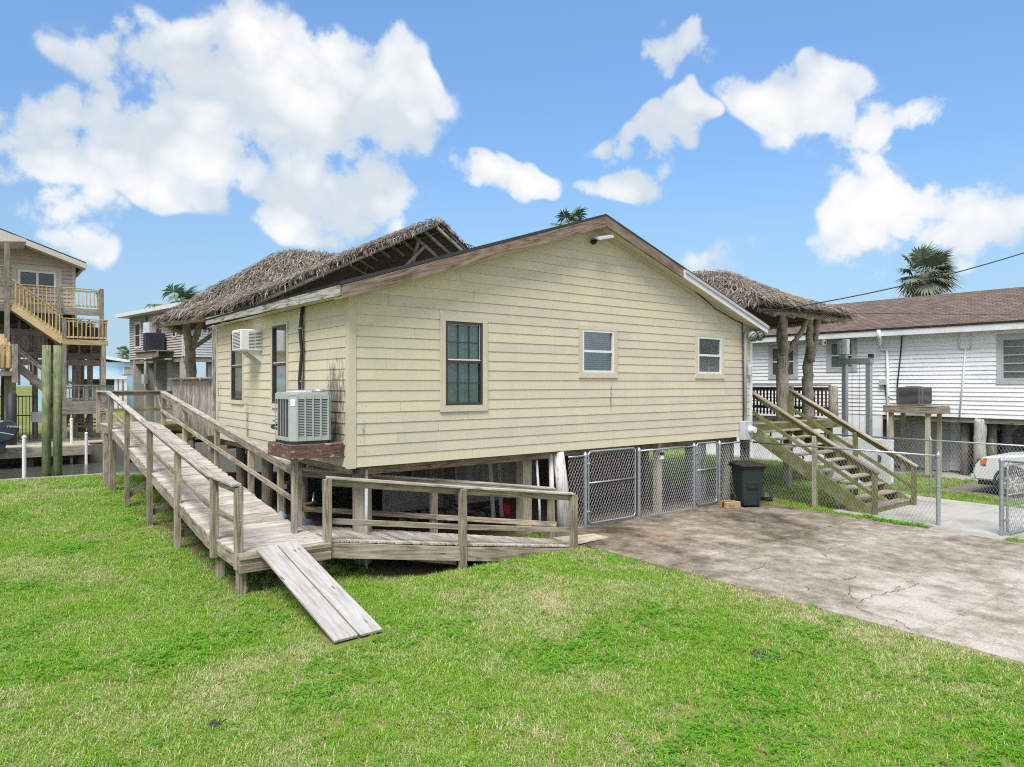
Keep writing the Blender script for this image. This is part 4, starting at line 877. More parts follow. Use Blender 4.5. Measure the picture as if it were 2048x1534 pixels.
wob([(6.0, 10.2, 1.9), (6.1, 10.1, 4.6), (6.9, 9.7, 7.9)], .12, .06, 'log_post', tk, 45); wob([(2.2, 9.6, 1.9), (2.2, 9.6, 5.6)], .12, .1, 'log_post', tk, 46); wob([(5.2, 9.9, 5.6), (7.0, 9.5, 7.6)], .06, .05, 'brace', tk, 47)
wob([(.5, 12.7, 1.8), (.49, 12.71, 3.4), (.45, 12.7, 4.35)], .16, .15, 'log_post', tk, 48, n=14, amp=.015); wob([(.44, 12.7, 4.2), (.36, 12.68, 4.6), (.33, 12.66, 5.1)], .13, .11, 'fork', tk, 49, amp=.01); wob([(.5, 12.68, 4.2), (.66, 12.6, 4.6), (.74, 12.55, 5.2)], .11, .09, 'fork', tk, 50, amp=.01)
wob([(.5, 12.65, 4.1), (.85, 11.6, 4.5), (1.05, 10.9, 4.85)], .065, .06, 'brace', tk, 51, mat='far_wood', amp=.005)
board('header', (.3, 10.1, 4.95), (1.9, 9.2, 5.2), .05, .2, 'pale_piling', tk); wob([(.9, 9.9, 4.5), (.75, 10.0, 4.75), (.5, 10.1, 4.95)], .07, .05, 'stub', tk, 52)
bw = thing('bark_slab_wall', (.1, 10.6, 1.8), 'half-height wall of rough bark slabs under the left thatched corner', 'wall')
y = 8.25; k = 0
while y < 13.1:
    w = random.uniform(.14, .24); board('slab', (.08 + random.uniform(-.02, .02), y + w / 2, 1.55 + random.uniform(-.05, .03)), (.08, y + w / 2, 3.12 + random.uniform(-.02, .02)), .05, w * .95, 'bark_slab', bw, up=(0, 1, 0), bev=.012); y += w; k += 1
board('counter', (.1, 8.2, 3.16), (.1, 13.2, 3.16), .34, .06, 'weathered_wood', bw, bev=.015)
for (yy, zt) in ((8.12, 4.5),):
    for e in (0, .16): board('slab', (.03 + e * .8, yy, 1.55), (.03 + e * .8, yy, zt), .04, .16, 'bark_slab', bw, up=(1, 0, 0), bev=.012)
tdk = thing('tiki_deck', (4, 11, 0), 'wooden deck on piles over the canal below the thatched hut', 'deck')
x = -.4
MB().box((.15, 7.95, 1.7), (10.5, 15.5, 1.79)).build('floor', 'dock_wood', tdk)
for yy in (8.0, 10.6, 13.0): board('joist', (-.2, yy, 1.58), (10.4, yy, 1.58), .08, .24, 'algae_wood', tdk)
for xx in (.0, 3, 6, 9):
    for yy in (8.2, 10.7, 13.1): MB().tube([(xx, yy, -1.2), (xx, yy, 1.5)], [.15, .13], 10).build('pile', 'far_trunk', tdk, smooth=True)
board('walkway', (-.3, 9.2, .35), (-.3, 12.6, .35), .9, .06, 'dock_wood', tdk)
# porch palapa on the right
pp = thing('thatched_porch_roof', (14, 2, 1.95), 'small palm-thatched porch roof on two gnarled tree-trunk posts', 'thatched roof')
K = (14.15, 2.9, 6.55); K2 = (13.2, 3.6, 6.5); E1 = (11.2, -.35, 5.12); E2 = (16.15, -.15, 5.10); E3 = (16.9, 6.2, 4.9); E4 = (11.0, 6.3, 4.9); H1 = (13.7, 1.2, 5.62); H2 = (15.3, 1.3, 5.62)
tt = [(E1, E2, H1), (E2, H2, H1), (H1, H2, K), (E1, H1, K), (E1, K, K2), (H2, E2, E3), (H2, E3, K), (K, E3, K2), (K2, E3, E4), (E1, K2, E4)]
thatch('thatch', tt, pp, 380, .5, .017, seed=9, fringe=[(E1, E2, 0, (0, -1, -.3)), (E2, E3, 0, (1, -.1, -.3))])
wob([(11.3, -.1, 4.95), (16.0, .0, 4.95)], .08, .08, 'eave_pole', pp, 60); wob([(15.95, .1, 4.95), (16.6, 6, 4.85)], .08, .08, 'eave_pole', pp, 61); wob([E2, K], .06, .05, 'hip_pole', pp, 62)
for k in range(5): wob([V((11.9 + k * .95, -.25, 4.83)), V((12.4 + k * .6, 1.8, 5.55))], .05, .05, 'rafter', pp, 63 + k, n=7, amp=.01)
wob([(13.45, .48, PZ), (13.5, .5, 3.4), (13.48, .48, 4.9)], .18, .145, 'trunk_post', pp, 70, n=14, amp=.03); wob([(13.42, .42, 3.85), (13.1, .2, 4.3), (12.55, -.05, 4.95)], .1, .085, 'fork', pp, 71); wob([(13.58, .36, 3.95), (13.85, .2, 4.4), (14.15, .1, 4.92)], .075, .065, 'fork', pp, 72)
wob([(14.95, .52, PZ), (14.85, .5, 3.0), (14.95, .5, 3.9), (15.15, .45, 4.9)], .165, .13, 'trunk_post', pp, 73, n=14, amp=.04); wob([(14.88, .4, 3.7), (14.55, .25, 4.3), (14.3, .1, 4.92)], .1, .085, 'fork', pp, 74); wob([(14.95, .38, 3.85), (14.78, .2, 4.4), (14.66, .05, 4.92)], .085, .07, 'fork', pp, 75)
MB().lathe((13.45, .48, PZ), [(.25, 0), (.25, .06), (.2, .07)], 12).build('collar', 'dark_stain', pp); MB().lathe((14.95, .52, PZ), [(.24, 0), (.24, .06), (.2, .07)], 12).build('collar', 'dark_stain', pp)
cm = thing('security_camera', (15.2, .3, 4.25), 'small white dome camera on the second trunk post', 'camera')
MB().tube([(15.08, .4, 4.27), (15.2, .22, 4.25)], .04, 10).build('mount', 'white_plastic', cm, smooth=True); MB().tube([(15.2, .26, 4.25), (15.2, .14, 4.24)], [.1, .09], 14).build('body', 'white_plastic', cm, smooth=True); MB().tube([(15.2, .14, 4.24), (15.2, .13, 4.24)], .045, 12).build('lens', 'ink', cm)
# platform lift beside the porch
lf = thing('platform_lift', (16.6, -.4, 0), 'grey steel platform lift tower standing beside the thatched porch', 'lift')
def pt(px, py, x): d = ray(px, py); k = (x - CX) / d.x; return V((x, CY + k * d.y, CH + k * d.z))
a_, b2_ = pt(1690, 730, 16.7), pt(1738, 730, 16.7)
for c in (a_, b2_): MB().box((c.x - .08, c.y - .07, 0), (c.x + .08, c.y + .07, 3.62)).build('column', 'galvanised', lf, bev=.008)
MB().box((a_.x - .1, b2_.y - .1, 3.62), (a_.x + .1, a_.y + .12, 3.80)).build('header', 'galvanised', lf, bev=.008)
MB().tube([(a_.x, a_.y + .05, 3.95), (a_.x, a_.y + .05, 4.35)], .17, 14).build('motor_cover', 'white_plastic', lf); MB().box((a_.x - .2, a_.y - .16, 3.93), (a_.x - .02, a_.y + .0, 4.4)).build('motor_box', 'white_plastic', lf, bev=.01); MB().box((a_.x - .06, a_.y - .05, 3.78), (a_.x + .1, a_.y + .15, 3.95)).build('mount', 'meter_grey', lf)
MB().box((b2_.x - .06, b2_.y - .12, 3.8), (b2_.x + .06, b2_.y + .0, 3.92)).build('switch', 'black_rubber', lf)
for k in (.3, .6): yy = a_.y + (b2_.y - a_.y) * k; MB().tube([(a_.x, yy, .4), (a_.x, yy, 3.65)], .007, 5).build('cable', 'black_rubber', lf)
MB().box((a_.x - .12, b2_.y - .75, .1), (a_.x - .06, a_.y + .5, 1.35)).build('platform_wall', 'white_paint', lf, bev=.01); MB().box((a_.x - .9, b2_.y - .7, .1), (a_.x - .1, b2_.y - .64, 1.1)).build('platform_wall', 'white_paint', lf, bev=.01); MB().box((a_.x - .9, b2_.y - .75, .05), (a_.x - .06, a_.y + .5, .1)).build('platform_floor', 'meter_grey', lf)
MB().box((a_.x - .92, b2_.y - .76, .75), (a_.x - .89, b2_.y - .68, .95)).build('latch', 'ink', lf)
def py_(px, py, Y): d = ray(px, py); k = (Y - CY) / d.y; return V((CX + k * d.x, Y, CH + k * d.z))
# ------------------------------------------------------------------ white neighbour house
nh = thing('neighbour_house', (22, -1, 1.9), 'long white lap-sided house with brown shingle roof, raised on posts', 'house')
NX, NY0, NY1, NZ0, NZ1 = 20.3, -11.0, 8.5, 1.93, 4.68
MB().box((NX + .03, NY0 + .02, NZ0 + .02), (26, NY1 - .02, NZ1)).build('wall_core', 'inside', nh)
nwin = []
for (x0, y0, x1, y1) in ((1544, 694, 1590, 752), (1661, 684, 1707, 737), (2004, 674, 2080, 760)):
    a, c = pt(x0, y1, NX), pt(x1, y0, NX); nwin.append((c.y, a.z, a.y, c.z))
lap(nh, (NX, NY0, 0), (0, 1, 0), (-1, 0, 0), NY1 - NY0, NZ0, NZ1, .138, 'white_siding', [(q[0] - NY0 - .02, q[2] - NY0 + .02, q[1] - .02, q[3] + .02) for q in nwin], thick=.03)
for k, (ya, za, yb, zb) in enumerate(nwin):
    w = ring('window', ya, za, yb, zb, .05, -.05, .02, 'grey_trim', nh, lambda v: V((NX + v[1], v[0], v[2])))
    for (a, c, d, e) in ((ya - .13, zb, yb + .13, zb + .13), (ya - .15, za - .13, yb + .15, za), (ya - .13, za, ya, zb), (yb, za, yb + .13, zb)): MB().box((NX - .045, a, c), (NX + .0, d, e)).build('casing', 'grey_trim', w)
    MB().box((NX - .012, ya + .05, za + .05), (NX - .008, yb - .05, zb - .05)).build('pane', 'glass_pane', w)
    if k < 2: MB().box((NX - .03, ya + .05, (za + zb) / 2 - .025), (NX - .013, yb - .05, (za + zb) / 2 + .025)).build('meeting_rail', 'white_plastic', w); MB().box((NX + .018, ya, za), (NX + .028, yb, zb)).build('curtain', ('wood_inside', 'curtain_green')[k], w)
    else:
        for j in range(1, 5): z = za + (zb - za) * j / 5; MB().box((NX - .03, ya + .05, z - .015), (NX - .013, yb - .05, z + .015)).build('slat_rail', 'grey_trim', w)
        MB().box((NX + .018, ya, za), (NX + .028, yb, zb)).build('blind', 'blind', w)
ev = NX - .42
board('fascia', (ev, NY0 - .3, 4.75), (ev, NY1 + .3, 4.75), .04, .2, 'white_paint', nh); MB().box((ev + .02, NY0, NZ1), (NX + .02, NY1, NZ1 + .02)).build('soffit', 'white_paint', nh)
RXN, RZN = 24.6, 6.4
for s_ in (1, -1):
    ex_ = ev - .05 if s_ > 0 else 2 * RXN - ev + .05; L = math.hypot(RXN - ex_, RZN - 4.86); me_v = [(-11.3 , 0, 0), (8.9, 0, 0), (8.9, L, 0), (-11.3, L, 0), (-11.3, 0, -.06), (8.9, 0, -.06), (8.9, L, -.06), (-11.3, L, -.06)]
    d = V((RXN - ex_, 0, RZN - 4.86)).normalized(); xax = V((0, 1, 0)) if s_ < 0 else V((0, 1, 0)); zax = xax.cross(d) if s_ < 0 else xax.cross(d)
    Mx = M4((xax, d, xax.cross(d))).transposed().to_4x4(); Mx.translation = (ex_, 0, 4.86)
    dz = 0 if xax.cross(d).z > 0 else 1
    mk('roof', me_v, [(0, 1, 2, 3), (4, 7, 6, 5), (0, 4, 5, 1), (1, 5, 6, 2), (2, 6, 7, 3), (3, 7, 4, 0)], 'brown_shingles', nh, Mx)
board('ridge_cap', (RXN, NY0 - .3, RZN + .01), (RXN, NY1 + .3, RZN + .01), .3, .03, 'condenser_brown', nh)
MB().prism([(20.4, NY1 - .01, NZ1), (2 * RXN - 20.4, NY1 - .01, NZ1), (RXN, NY1 - .01, RZN - .1)], (0, .02, 0)).build('gable_wall', 'white_siding', nh)
board('rim_beam', (NX + .06, NY0, 1.84), (NX + .06, NY1, 1.84), .08, .16, 'far_wood', nh)
for px, kind in ((1766, 'g'), (1930, 'g'), (1985, 'g'), (2013, 'G')):
    c = pt(px, 900, NX + (.5 if kind == 'g' else 2.5)); MB().tube([(c.x, c.y, -.1), (c.x, c.y, 1.9)], .13 if kind == 'g' else .18, 10).build('post', 'grey_trim' if kind == 'G' else 'far_trunk', nh, smooth=True)
    if kind == 'G':
        for s_ in (-1, 1): MB().bar((c.x, c.y, 1.25), (c.x, c.y + s_ * .55, 1.9), .1, .1).build('brace', 'grey_trim', nh)
c = pt(1961, 950, NX + .1); wob([(c.x, c.y, -.1), (c.x, c.y + .02, 1.0), (c.x, c.y, 1.9)], .165, .17, 'peeling_post', nh, 5, mat='pale_trunk', n=14, amp=.008)
# lap-sided store room under the house, white skirting at the far end
ya, yb = pt(1785, 880, 21.2).y, pt(1932, 880, 21.2).y
lap(nh, (21.2, yb, 0), (0, 1, 0), (-1, 0, 0), ya - yb, .1, 1.9, .16, 'pale_siding', joined=True, name='store_siding'); MB().box((21.2, yb, 0), (25, ya, 1.9)).build('store_room', 'inside', nh)
a = pt(1880, 880, 21.2); MB().box((21.13, a.y - .3, .05), (21.17, a.y + .25, 1.75)).build('store_door', 'grey_trim', nh)
a = pt(1765, 880, NX); MB().box((NX - .01, a.y, .02), (NX + .04, NY1, NZ0 - .003)).build('skirting', 'white_siding', nh)
y = a.y
while y < NY1: MB().box((NX - .022, y, .02), (NX - .011, y + .02, NZ0 - .004)).build('skirting_batten', 'white_paint', nh); y += .6
MB().box((22.5, NY0, .0), (22.6, yb - .2, .05)).build('sill', 'far_wood', nh)
MB().box((25.9, NY0, .1), (26, NY1, 1.9)).build('rear_skirting', 'white_siding', nh)
# pipes on its wall
vp = thing('vent_pipe', (NX - .1, 0, 4.8), 'white plastic vent pipe bending over the eave of the white house', 'pipe')
a, b_, c, d, e = pt(1757, 660, ev - .1), pt(1760, 690, NX - .08), pt(1764, 700, NX - .07), pt(1774, 700, NX - .07), pt(1777, 905, NX - .07)
MB().tube([a, pt(1759, 676, ev - .1), b_, c, d, e], [.06, .06, .05, .05, .05, .05], 9).build('pipe', 'white_plastic', vp, smooth=True)
MB().tube([pt(1779, 822, NX - .3), pt(1780, 880, NX - .3) , pt(1780, 950, NX - .3)], .075, 10).build('standpipe', 'white_plastic', vp, smooth=True)
dp = thing('condensate_pipe', (NX - .06, -2, 1.9), 'thin white forked drain pipe down the white siding', 'pipe')
MB().tube([pt(1918, 668, NX - .05), pt(1918, 698, NX - .05), pt(1942, 698, NX - .05), pt(1942, 667, NX - .05)], .022, 7).tube([pt(1931, 698, NX - .05), pt(1926, 760, NX - .05), pt(1919, 835, NX - .05)], .026, 7).build('pipe', 'white_plastic', dp, smooth=True)
cb = thing('wall_cable', (NX - .06, .5, 2.2), 'black cable hanging down the white siding to the brown condenser', 'cable')
MB().tube([pt(1804, 672, NX - .06), pt(1802, 700, NX - .06), pt(1798, 740, NX - .06), pt(1794, 774, NX - .2)], .022, 7).tube([pt(1777, 770, NX - .06), pt(1769, 765, NX - .06), pt(1771, 790, NX - .06), pt(1786, 800, NX - .2)], .014, 6).build('cable', 'black_rubber', cb, smooth=True)
a = pt(1767, 763, NX - .06); MB().box((NX - .14, a.y - .12, a.z - .12), (NX - .035, a.y + .12, a.z + .1)).build('disconnect_box', 'meter_grey', cb, bev=.01)
# brown condenser and its stand
a, b_ = pt(1787, 808, 19.2), pt(1852, 808, 19.2)
SZ = pt(1820, 811, 19.2).z
condenser('condenser', 19.15, b_.y + .12, 19.95, a.y - .1, SZ + .02, SZ + .60, 'condenser_brown', 'brown air conditioner condenser on a timber stand by the white house', False, .07)
a2 = thing('condenser_stand', (19.5, (a.y + b_.y) / 2, 0), 'weathered timber stand holding the brown condenser', 'stand')
ya, yb = pt(1768, 815, 19.05).y, pt(1875, 815, 19.05).y
for k in range(6): board('top_board', (19.05 + .17 * k, ya, SZ - .02), (19.05 + .17 * k, yb, SZ - .02), .16, .04, 'weathered_wood', a2)
board('apron', (19.0, ya, SZ - .14), (19.0, yb, SZ - .14), .04, .2, 'weathered_wood', a2); board('apron', (19.0, yb, SZ - .14), (20.0, yb, SZ - .14), .04, .2, 'weathered_wood', a2)
for yy in (yb + .3, ya - .2): post('leg', 19.12, yy, -.1, SZ - .04, .13, 'tan_piling', a2); post('leg', 20.0, yy, -.1, SZ - .04, .12, 'tan_piling', a2)
MB().box((19.0, yb + .15, 0), (19.3, yb + .45, .12)).build('foot', 'rust', a2)
# bits stored under the white house
for k, (px, lab, cat) in enumerate(((2003, 'white plastic garden chair under the white house, nearer the store room', 'chair'), (2032, 'white plastic garden chair under the white house, nearer the picture edge', 'chair'))):
    c = pt(px - 70 if k == 0 else px - 60, 900, 23.5); ch = thing('garden_chair', (c.x, c.y, 0), lab, cat, 'white garden chairs')
    x, y = c.x, c.y; MB().box((x - .25, y - .25, .42), (x + .25, y + .25, .46)).build('seat', 'white_plastic', ch, bev=.01); MB().prism([(x + .22, y - .25, .46), (x + .22, y + .25, .46), (x + .32, y + .22, .95), (x + .32, y - .22, .95)], (.03, 0, 0)).build('backrest', 'white_plastic', ch)
    for sx in (-1, 1):
        for sy in (-1, 1): MB().bar((x + sx * .23, y + sy * .23, 0), (x + sx * .2, y + sy * .2, .43), .05, .05).build('leg', 'white_plastic', ch)
    for sy in (-1, 1): MB().box((x - .26, y + sy * .25 - .03, .64), (x + .26, y + sy * .25 + .03, .67)).build('armrest', 'white_plastic', ch)
pf = thing('picket_screen', (21.2, -1, 0), 'short pale picket screen leaning under the white house', 'screen')
c = pt(1940, 900, 21.2)
for k in range(5): board('picket', (21.2, c.y - .12 * k, .35), (21.2, c.y - .12 * k, 1.12 - .03 * (k % 2)), .025, .075, 'tan_piling', pf, up=(0, 1, 0))
for z in (.5, .95): board('rail', (21.23, c.y + .06, z), (21.23, c.y - .54, z), .03, .06, 'tan_piling', pf)
# ------------------------------------------------------------------ white SUV
sv_ = thing('parked_suv', (17.6, -5.6, 0), 'white SUV parked on the neighbouring drive behind the open gate', 'car')
def carM(v): return V((17.62 + v[1], -3.2 - v[0], v[2] + .03))
def cb_(name, pts, wid, mat, par, yc=0, bev=.0, smooth=False):   # side profile (x back from the nose, z) extruded across
    b2 = MB().prism([carM((x, yc - wid / 2, z)) for x, z in pts], V((wid, 0, 0))); return b2.build(name, mat, par, bev=bev, smooth=smooth)
prof = [(0.06, .38), (0.0, .55), (.04, .78), (.16, .95), (.35, 1.04), (1.25, 1.14), (1.35, 1.14), (4.7, 1.14), (4.78, .9), (4.75, .38)]
body = cb_('body', prof, 1.86, 'car_white', sv_, bev=.05)
cb_('cabin', [(1.25, 1.12), (2.05, 1.66), (2.4, 1.74), (4.1, 1.74), (4.6, 1.6), (4.7, 1.12)], 1.6, 'car_white', sv_, bev=.05)
cb_('windscreen', [(1.32, 1.16), (2.04, 1.66), (2.02, 1.68), (1.28, 1.18)], 1.46, 'ink', sv_)
for s_ in (-1, 1):
    cb_('side_window', [(1.75, 1.2), (2.2, 1.64), (3.1, 1.66), (3.1, 1.2)], .02, 'ink', sv_, s_ * .805); cb_('side_window', [(3.18, 1.2), (3.18, 1.66), (4.3, 1.62), (4.45, 1.2)], .02, 'ink', sv_, s_ * .805)
    for xw in (.95, 3.85):
        c = carM((xw, s_ * .84, .37)); w = MB().tube([c - V((.12, 0, 0)), c + V((.12, 0, 0))], .37, 22).build('wheel', 'tyre', sv_)
        cc = c + V((s_ * .121, 0, 0)); MB().tube([cc - V((.01, 0, 0)), cc + V((s_ * .015, 0, 0))], .25, 18).build('rim', 'chrome', w)
        for j in range(6): a = j * PI / 3; MB().bar(cc + V((s_ * .02, 0, 0)), cc + V((s_ * .02, .22 * math.cos(a), .22 * math.sin(a))), .05, .03).build('spoke', 'car_white', w)
        MB().tube([carM((xw, s_ * .935, .37)) + V((0, .43 * math.cos(a), .43 * math.sin(a))) for a in np.linspace(-.15, PI + .15, 15)], .035, 6).build('wheel_arch', 'ink', sv_)
    MB().poly([carM(p) for p in ((.03, s_ * .5, .72), (.02, s_ * .9, .72), (.33, s_ * .945, .78), (.35, s_ * .945, .98), (.1, s_ * .88, .95), (.06, s_ * .5, .9))], [(0, 1, 4, 5), (1, 2, 3, 4)]).build('headlight', 'chrome', sv_)
    MB().poly([carM(p) for p in ((.2, s_ * .947, .8), (.34, s_ * .951, .82), (.34, s_ * .951, .95), (.2, s_ * .947, .93))], [(0, 1, 2, 3)]).build('indicator', 'orange_lens', sv_)
    MB().box(carM((1.7, s_ * 1.0 - .09, 1.12)), carM((1.5, s_ * 1.0 + .09, 1.28))).build('mirror', 'car_white', sv_)
cb_('grille', [(-.012, .56), (.01, .74), (.02, .74), (.0, .56)], .9, 'ink', sv_); cb_('bumper', [(-.05, .40), (-.05, .52), (.05, .54), (.05, .38)], 1.8, 'car_white', sv_, bev=.02); cb_('undertray', [(.1, .25), (.1, .4), (4.6, .4), (4.6, .25)], 1.6, 'ink', sv_)
# ------------------------------------------------------------------ overhead wires
def wire(p, q, sag, r, label):
    p, q = V(p), V(q); pts = [p.lerp(q, k / 16) - V((0, 0, sag * 4 * (k / 16) * (1 - k / 16))) for k in range(17)]; o = MB().tube(pts, r, 6).build('overhead_cable', 'black_rubber', None, smooth=True); tag(o, label, 'cable')
def dpt(px, py, t_): d = ray(px, py); return V((CX, CY, CH)) + d * t_
wire((11.25, -.25, 4.86), dpt(2300, 415, 20), .35, .017, 'black service cable sweeping from the thatched porch up across the sky')
wire((11.2, -.2, 4.9), dpt(2300, 622, 24.), .1, .009, 'thin wire crossing low in front of the brown shingle roof')
# ------------------------------------------------------------------ palms
def palm(name, base, h, crown_r, nf, label, tr=.22, seed=1, mat='frond', lean=(0, 0), wind=(.25, 0), skirt=True, droop=1.):
    r = random.Random(seed); a = thing(name, base, label, 'palm tree'); B = V(base); T = B + V((lean[0], lean[1], h))
    MB().tube([B.lerp(T, k / 8) + V((0, 0, 0)) for k in range(9)], [tr * 1.25] + [tr * r.uniform(.92, 1.06) for _ in range(8)], 10).build('trunk', 'palm_trunk', a, smooth=True)
    def fan(b_, el, az, L, R, seg=18, dr=.3):
        d = V((math.cos(az) * math.cos(el), math.sin(az) * math.cos(el), math.sin(el))) + V((wind[0], wind[1], 0)); d.normalize()
        c = T + d * L + V((0, 0, -.10 * L)); b_.bar(T, c, .03, .02)
        s = d.cross(V((0, 0, 1)));  s = s.normalized() if s.length > .05 else V((1, 0, 0)); n_ = s.cross(d).normalized()
        for j in range(seg):
            an = (j / (seg - 1) - .5) * 3.9 + r.uniform(-.06, .06); v = (d * math.cos(an) + s * math.sin(an)); LL = R * r.uniform(.8, 1.08) * (1 - .12 * abs(math.sin(an))); w = R * .055
            side = v.cross(n_).normalized() * w; m_ = c + v * LL * .55 - V((0, 0, dr * .12 * LL)); e = c + v * LL - V((0, 0, dr * LL * r.uniform(.3, .7))) + V((wind[0], wind[1], 0)) * LL * .35
            k = len(b_.v); b_.v += [c, m_ + side, m_ - side, e, m_ + n_ * w * .4]; b_.f += [(k, k + 1, k + 4), (k, k + 4, k + 2), (k + 1, k + 3, k + 4), (k + 4, k + 3, k + 2)]
    g_, dd = MB(), MB()
    for i in range(nf):
        el = math.radians(78 - 125 * (i / nf) ** .9 * droop); az = i * 2.399 + r.uniform(-.2, .2); fan(g_, el, az, crown_r * r.uniform(.42, .6), crown_r * r.uniform(.5, .62), dr=.3 + .5 * (i / nf))
    g_.build('crown', mat, a)
    if skirt:
        for i in range(nf // 2): fan(dd, math.radians(-55 - 25 * r.random()), i * 2.2, crown_r * .38, crown_r * .42, seg=9, dr=.9)
        dd.build('dead_skirt', 'dead_frond', a)
    return a
b0 = dpt(1850, 550, 33.); palm('fan_palm', (b0.x, b0.y, 0), 3.02 + (767 - 545) / FPX * 33, 1.5, 44, 'grey-green fan palm standing behind the white house roof', .2, 3, 'frond_grey', wind=(.32, -.2))
b0 = dpt(1140, 440, 30.); palm('fan_palm', (b0.x, b0.y, 0), 3.02 + (767 - 452) / FPX * 30, 1.15, 10, 'palm fronds showing just above the cream house ridge', .18, 5, 'frond', wind=(.2, -.1), skirt=False, droop=.75)
b0 = dpt(352, 600, 47.); palm('fan_palm', (b0.x, b0.y, 0), 3.02 + (767 - 608) / FPX * 47, 2.0, 12, 'windswept palm behind the low grey house roof', .2, 8, 'frond', wind=(.5, -.35), skirt=False, droop=.8)
for k, (px, py, t_) in enumerate(((245, 700, 120), (253, 708, 125))):
    b0 = dpt(px, py, t_); palm('fan_palm', (b0.x, b0.y, 0), 3.02 + (767 - py) / FPX * t_ - .3, 1.5, 14, ('taller of two distant palms left of the grey house', 'shorter of two distant palms left of the grey house')[k], .18, 11 + k, 'frond', wind=(.2, 0), skirt=False)
b0 = dpt(157, 800, 44.); palm('fan_palm', (b0.x, b0.y, 0), 6.0, 1.6, 14, 'palm with stubbly trunk behind the stilt house deck', .34, 21, 'frond', wind=(.2, 0))
# ------------------------------------------------------------------ tall stilt house across the canal
lh = thing('stilt_house', (-9, 30, 0), 'tall taupe stilt house with stacked stairs and decks across the canal', 'house')
YW, YD, YF = 30.2, 28.4, 27.8
P = py_
r_ = P(150, 600, YW).x; zb = P(150, 640, YW).z
lap(lh, (-16, YW, 0), (1, 0, 0), (0, -1, 0), r_ + 16, P(100, 625, YW).z, 13, .19, 'taupe_siding', [(P(35, 560, YW).x + 16, P(113, 560, YW).x + 16, P(70, 580, YW).z, P(70, 541, YW).z)], [((P(0, 470, YW).z - P(150, 528, YW).z) / (P(150, 528, YW).x - P(0, 470, YW).x), 1, P(150, 526, YW).z + (P(0, 470, YW).z - P(150, 528, YW).z) / (P(150, 528, YW).x - P(0, 470, YW).x) * (r_ + 16))], joined=True, name='siding', thick=.06)
MB().box((-16, YW + .02, zb - .3), (r_ - .02, YW + 8, P(150, 535, YW).z)).build('wall_core', 'inside', lh); MB().box((r_ - .02, YW + .01, zb - .3), (r_, YW + 8, P(150, 530, YW).z)).build('side_wall', 'taupe_siding', lh)
MB().box((r_ - .14, YW - .05, zb - .3), (r_ + .02, YW - .03, P(150, 528, YW).z)).build('corner_board', 'taupe_soffit', lh)
xa, xb, za, zb_ = P(36, 560, YW).x, P(112, 560, YW).x, P(70, 579, YW).z, P(70, 542, YW).z
w = ring('window', xa, za, xb, zb_, .09, -.08, .03, 'white_plastic', lh, lambda v: V((v[0], YW + v[1], v[2])))
MB().box(((xa + xb) / 2 - .05, YW - .07, za + .05), ((xa + xb) / 2 + .05, YW + .0, zb_ - .05)).build('mullion', 'white_plastic', w)
for s_ in (0, 1): MB().box((xa + .09 + s_ * ((xb - xa) / 2 - .04), YW - .02, za + .09), ((xa + xb) / 2 - .05 + s_ * ((xb - xa) / 2 - .04), YW - .01, zb_ - .09)).build('pane', 'glass_pane', w)
MB().box((xa - .25, YW - .06, zb_), (xb + .25, YW - .02, zb_ + .22)).box((xa - .25, YW - .06, za), (xa, YW - .02, zb_)).box((xb, YW - .06, za), (xb + .25, YW - .02, zb_)).build('casing', 'taupe_soffit', w)
a, b_ = P(-120, 412, YW - .8), P(173, 528, YW - .8)
MB().prism([a, b_, b_ + V((0, 0, .08)), a + V((0, 0, .08))], (0, 9.5, 0)).build('roof', 'dark_shingles', lh)
board('rake_board', a + V((0, -.02, -.12)), b_ + V((0, -.02, -.12)), .05, .24, 'taupe_soffit', lh); MB().prism([a + V((0, .1, -.22)), b_ + V((0, .1, -.22)), b_ + V((0, .1, -.20)), a + V((0, .1, -.20))], (0, .75, 0)).build('soffit', 'taupe_soffit', lh)
MB().tube([b_ + V((-.05, 0, -.1)), b_ + V((-.05, 8, -.1))], .08, 6).build('gutter', 'taupe_soffit', lh)
# projecting porch roof at the far left
c0, c1 = P(-60, 480, YD - .5), P(52, 480, YD - .5)
MB().prism([P(-60, 440, YD - .5), P(53, 478, YD - .5), P(53, 483, YD - .5), P(-60, 482, YD - .5)], (0, 2.4, 0)).build('porch_gable', 'taupe_soffit', lh)
def rail_run(p, q, hgt, mat, step=.16, cap=True, pick=.04, parent=None):
    p, q = V(p), V(q); L = (q - p).length; up = V((0, 0, hgt)); par = parent or lh
    board('handrail', p + up, q + up, .13, .045, mat, par); board('rail', p + up - V((0, 0, .12)), q + up - V((0, 0, .12)), .04, .08, mat, par); board('rail', p + V((0, 0, .12)), q + V((0, 0, .12)), .04, .08, mat, par)
    n = int(L / step)
    for k in range(1, n): c = p.lerp(q, k / n); board('baluster', c + V((0, -.03, .06)), c + V((0, -.03, hgt - .06)), pick, pick, mat, par, up=(1, 0, 0), bev=0)
zU = P(160, 617, YD).z; xUr = P(204, 617, YD).x; xUl = P(115, 610, YD).x
MB().box((xUl - 8, YD, zU - .05), (xUr, YW, zU)).build('upper_deck', 'far_wood', lh); board('fascia', (xUl - 2.5, YD - .02, zU - .18), (xUr, YD - .02, zU - .18), .05, .28, 'far_wood', lh)
rail_run((P(25, 575, YD).x, YD, zU), (xUr, YD, zU), .95, 'new_pine'); rail_run((xUr, YD, zU), (xUr, YW, zU), .95, 'new_pine')
for px in (118, 203): c = P(px, 600, YD); post('post', c.x, YD - .06, -.3, zU + 1.0, .17, 'far_wood', lh)
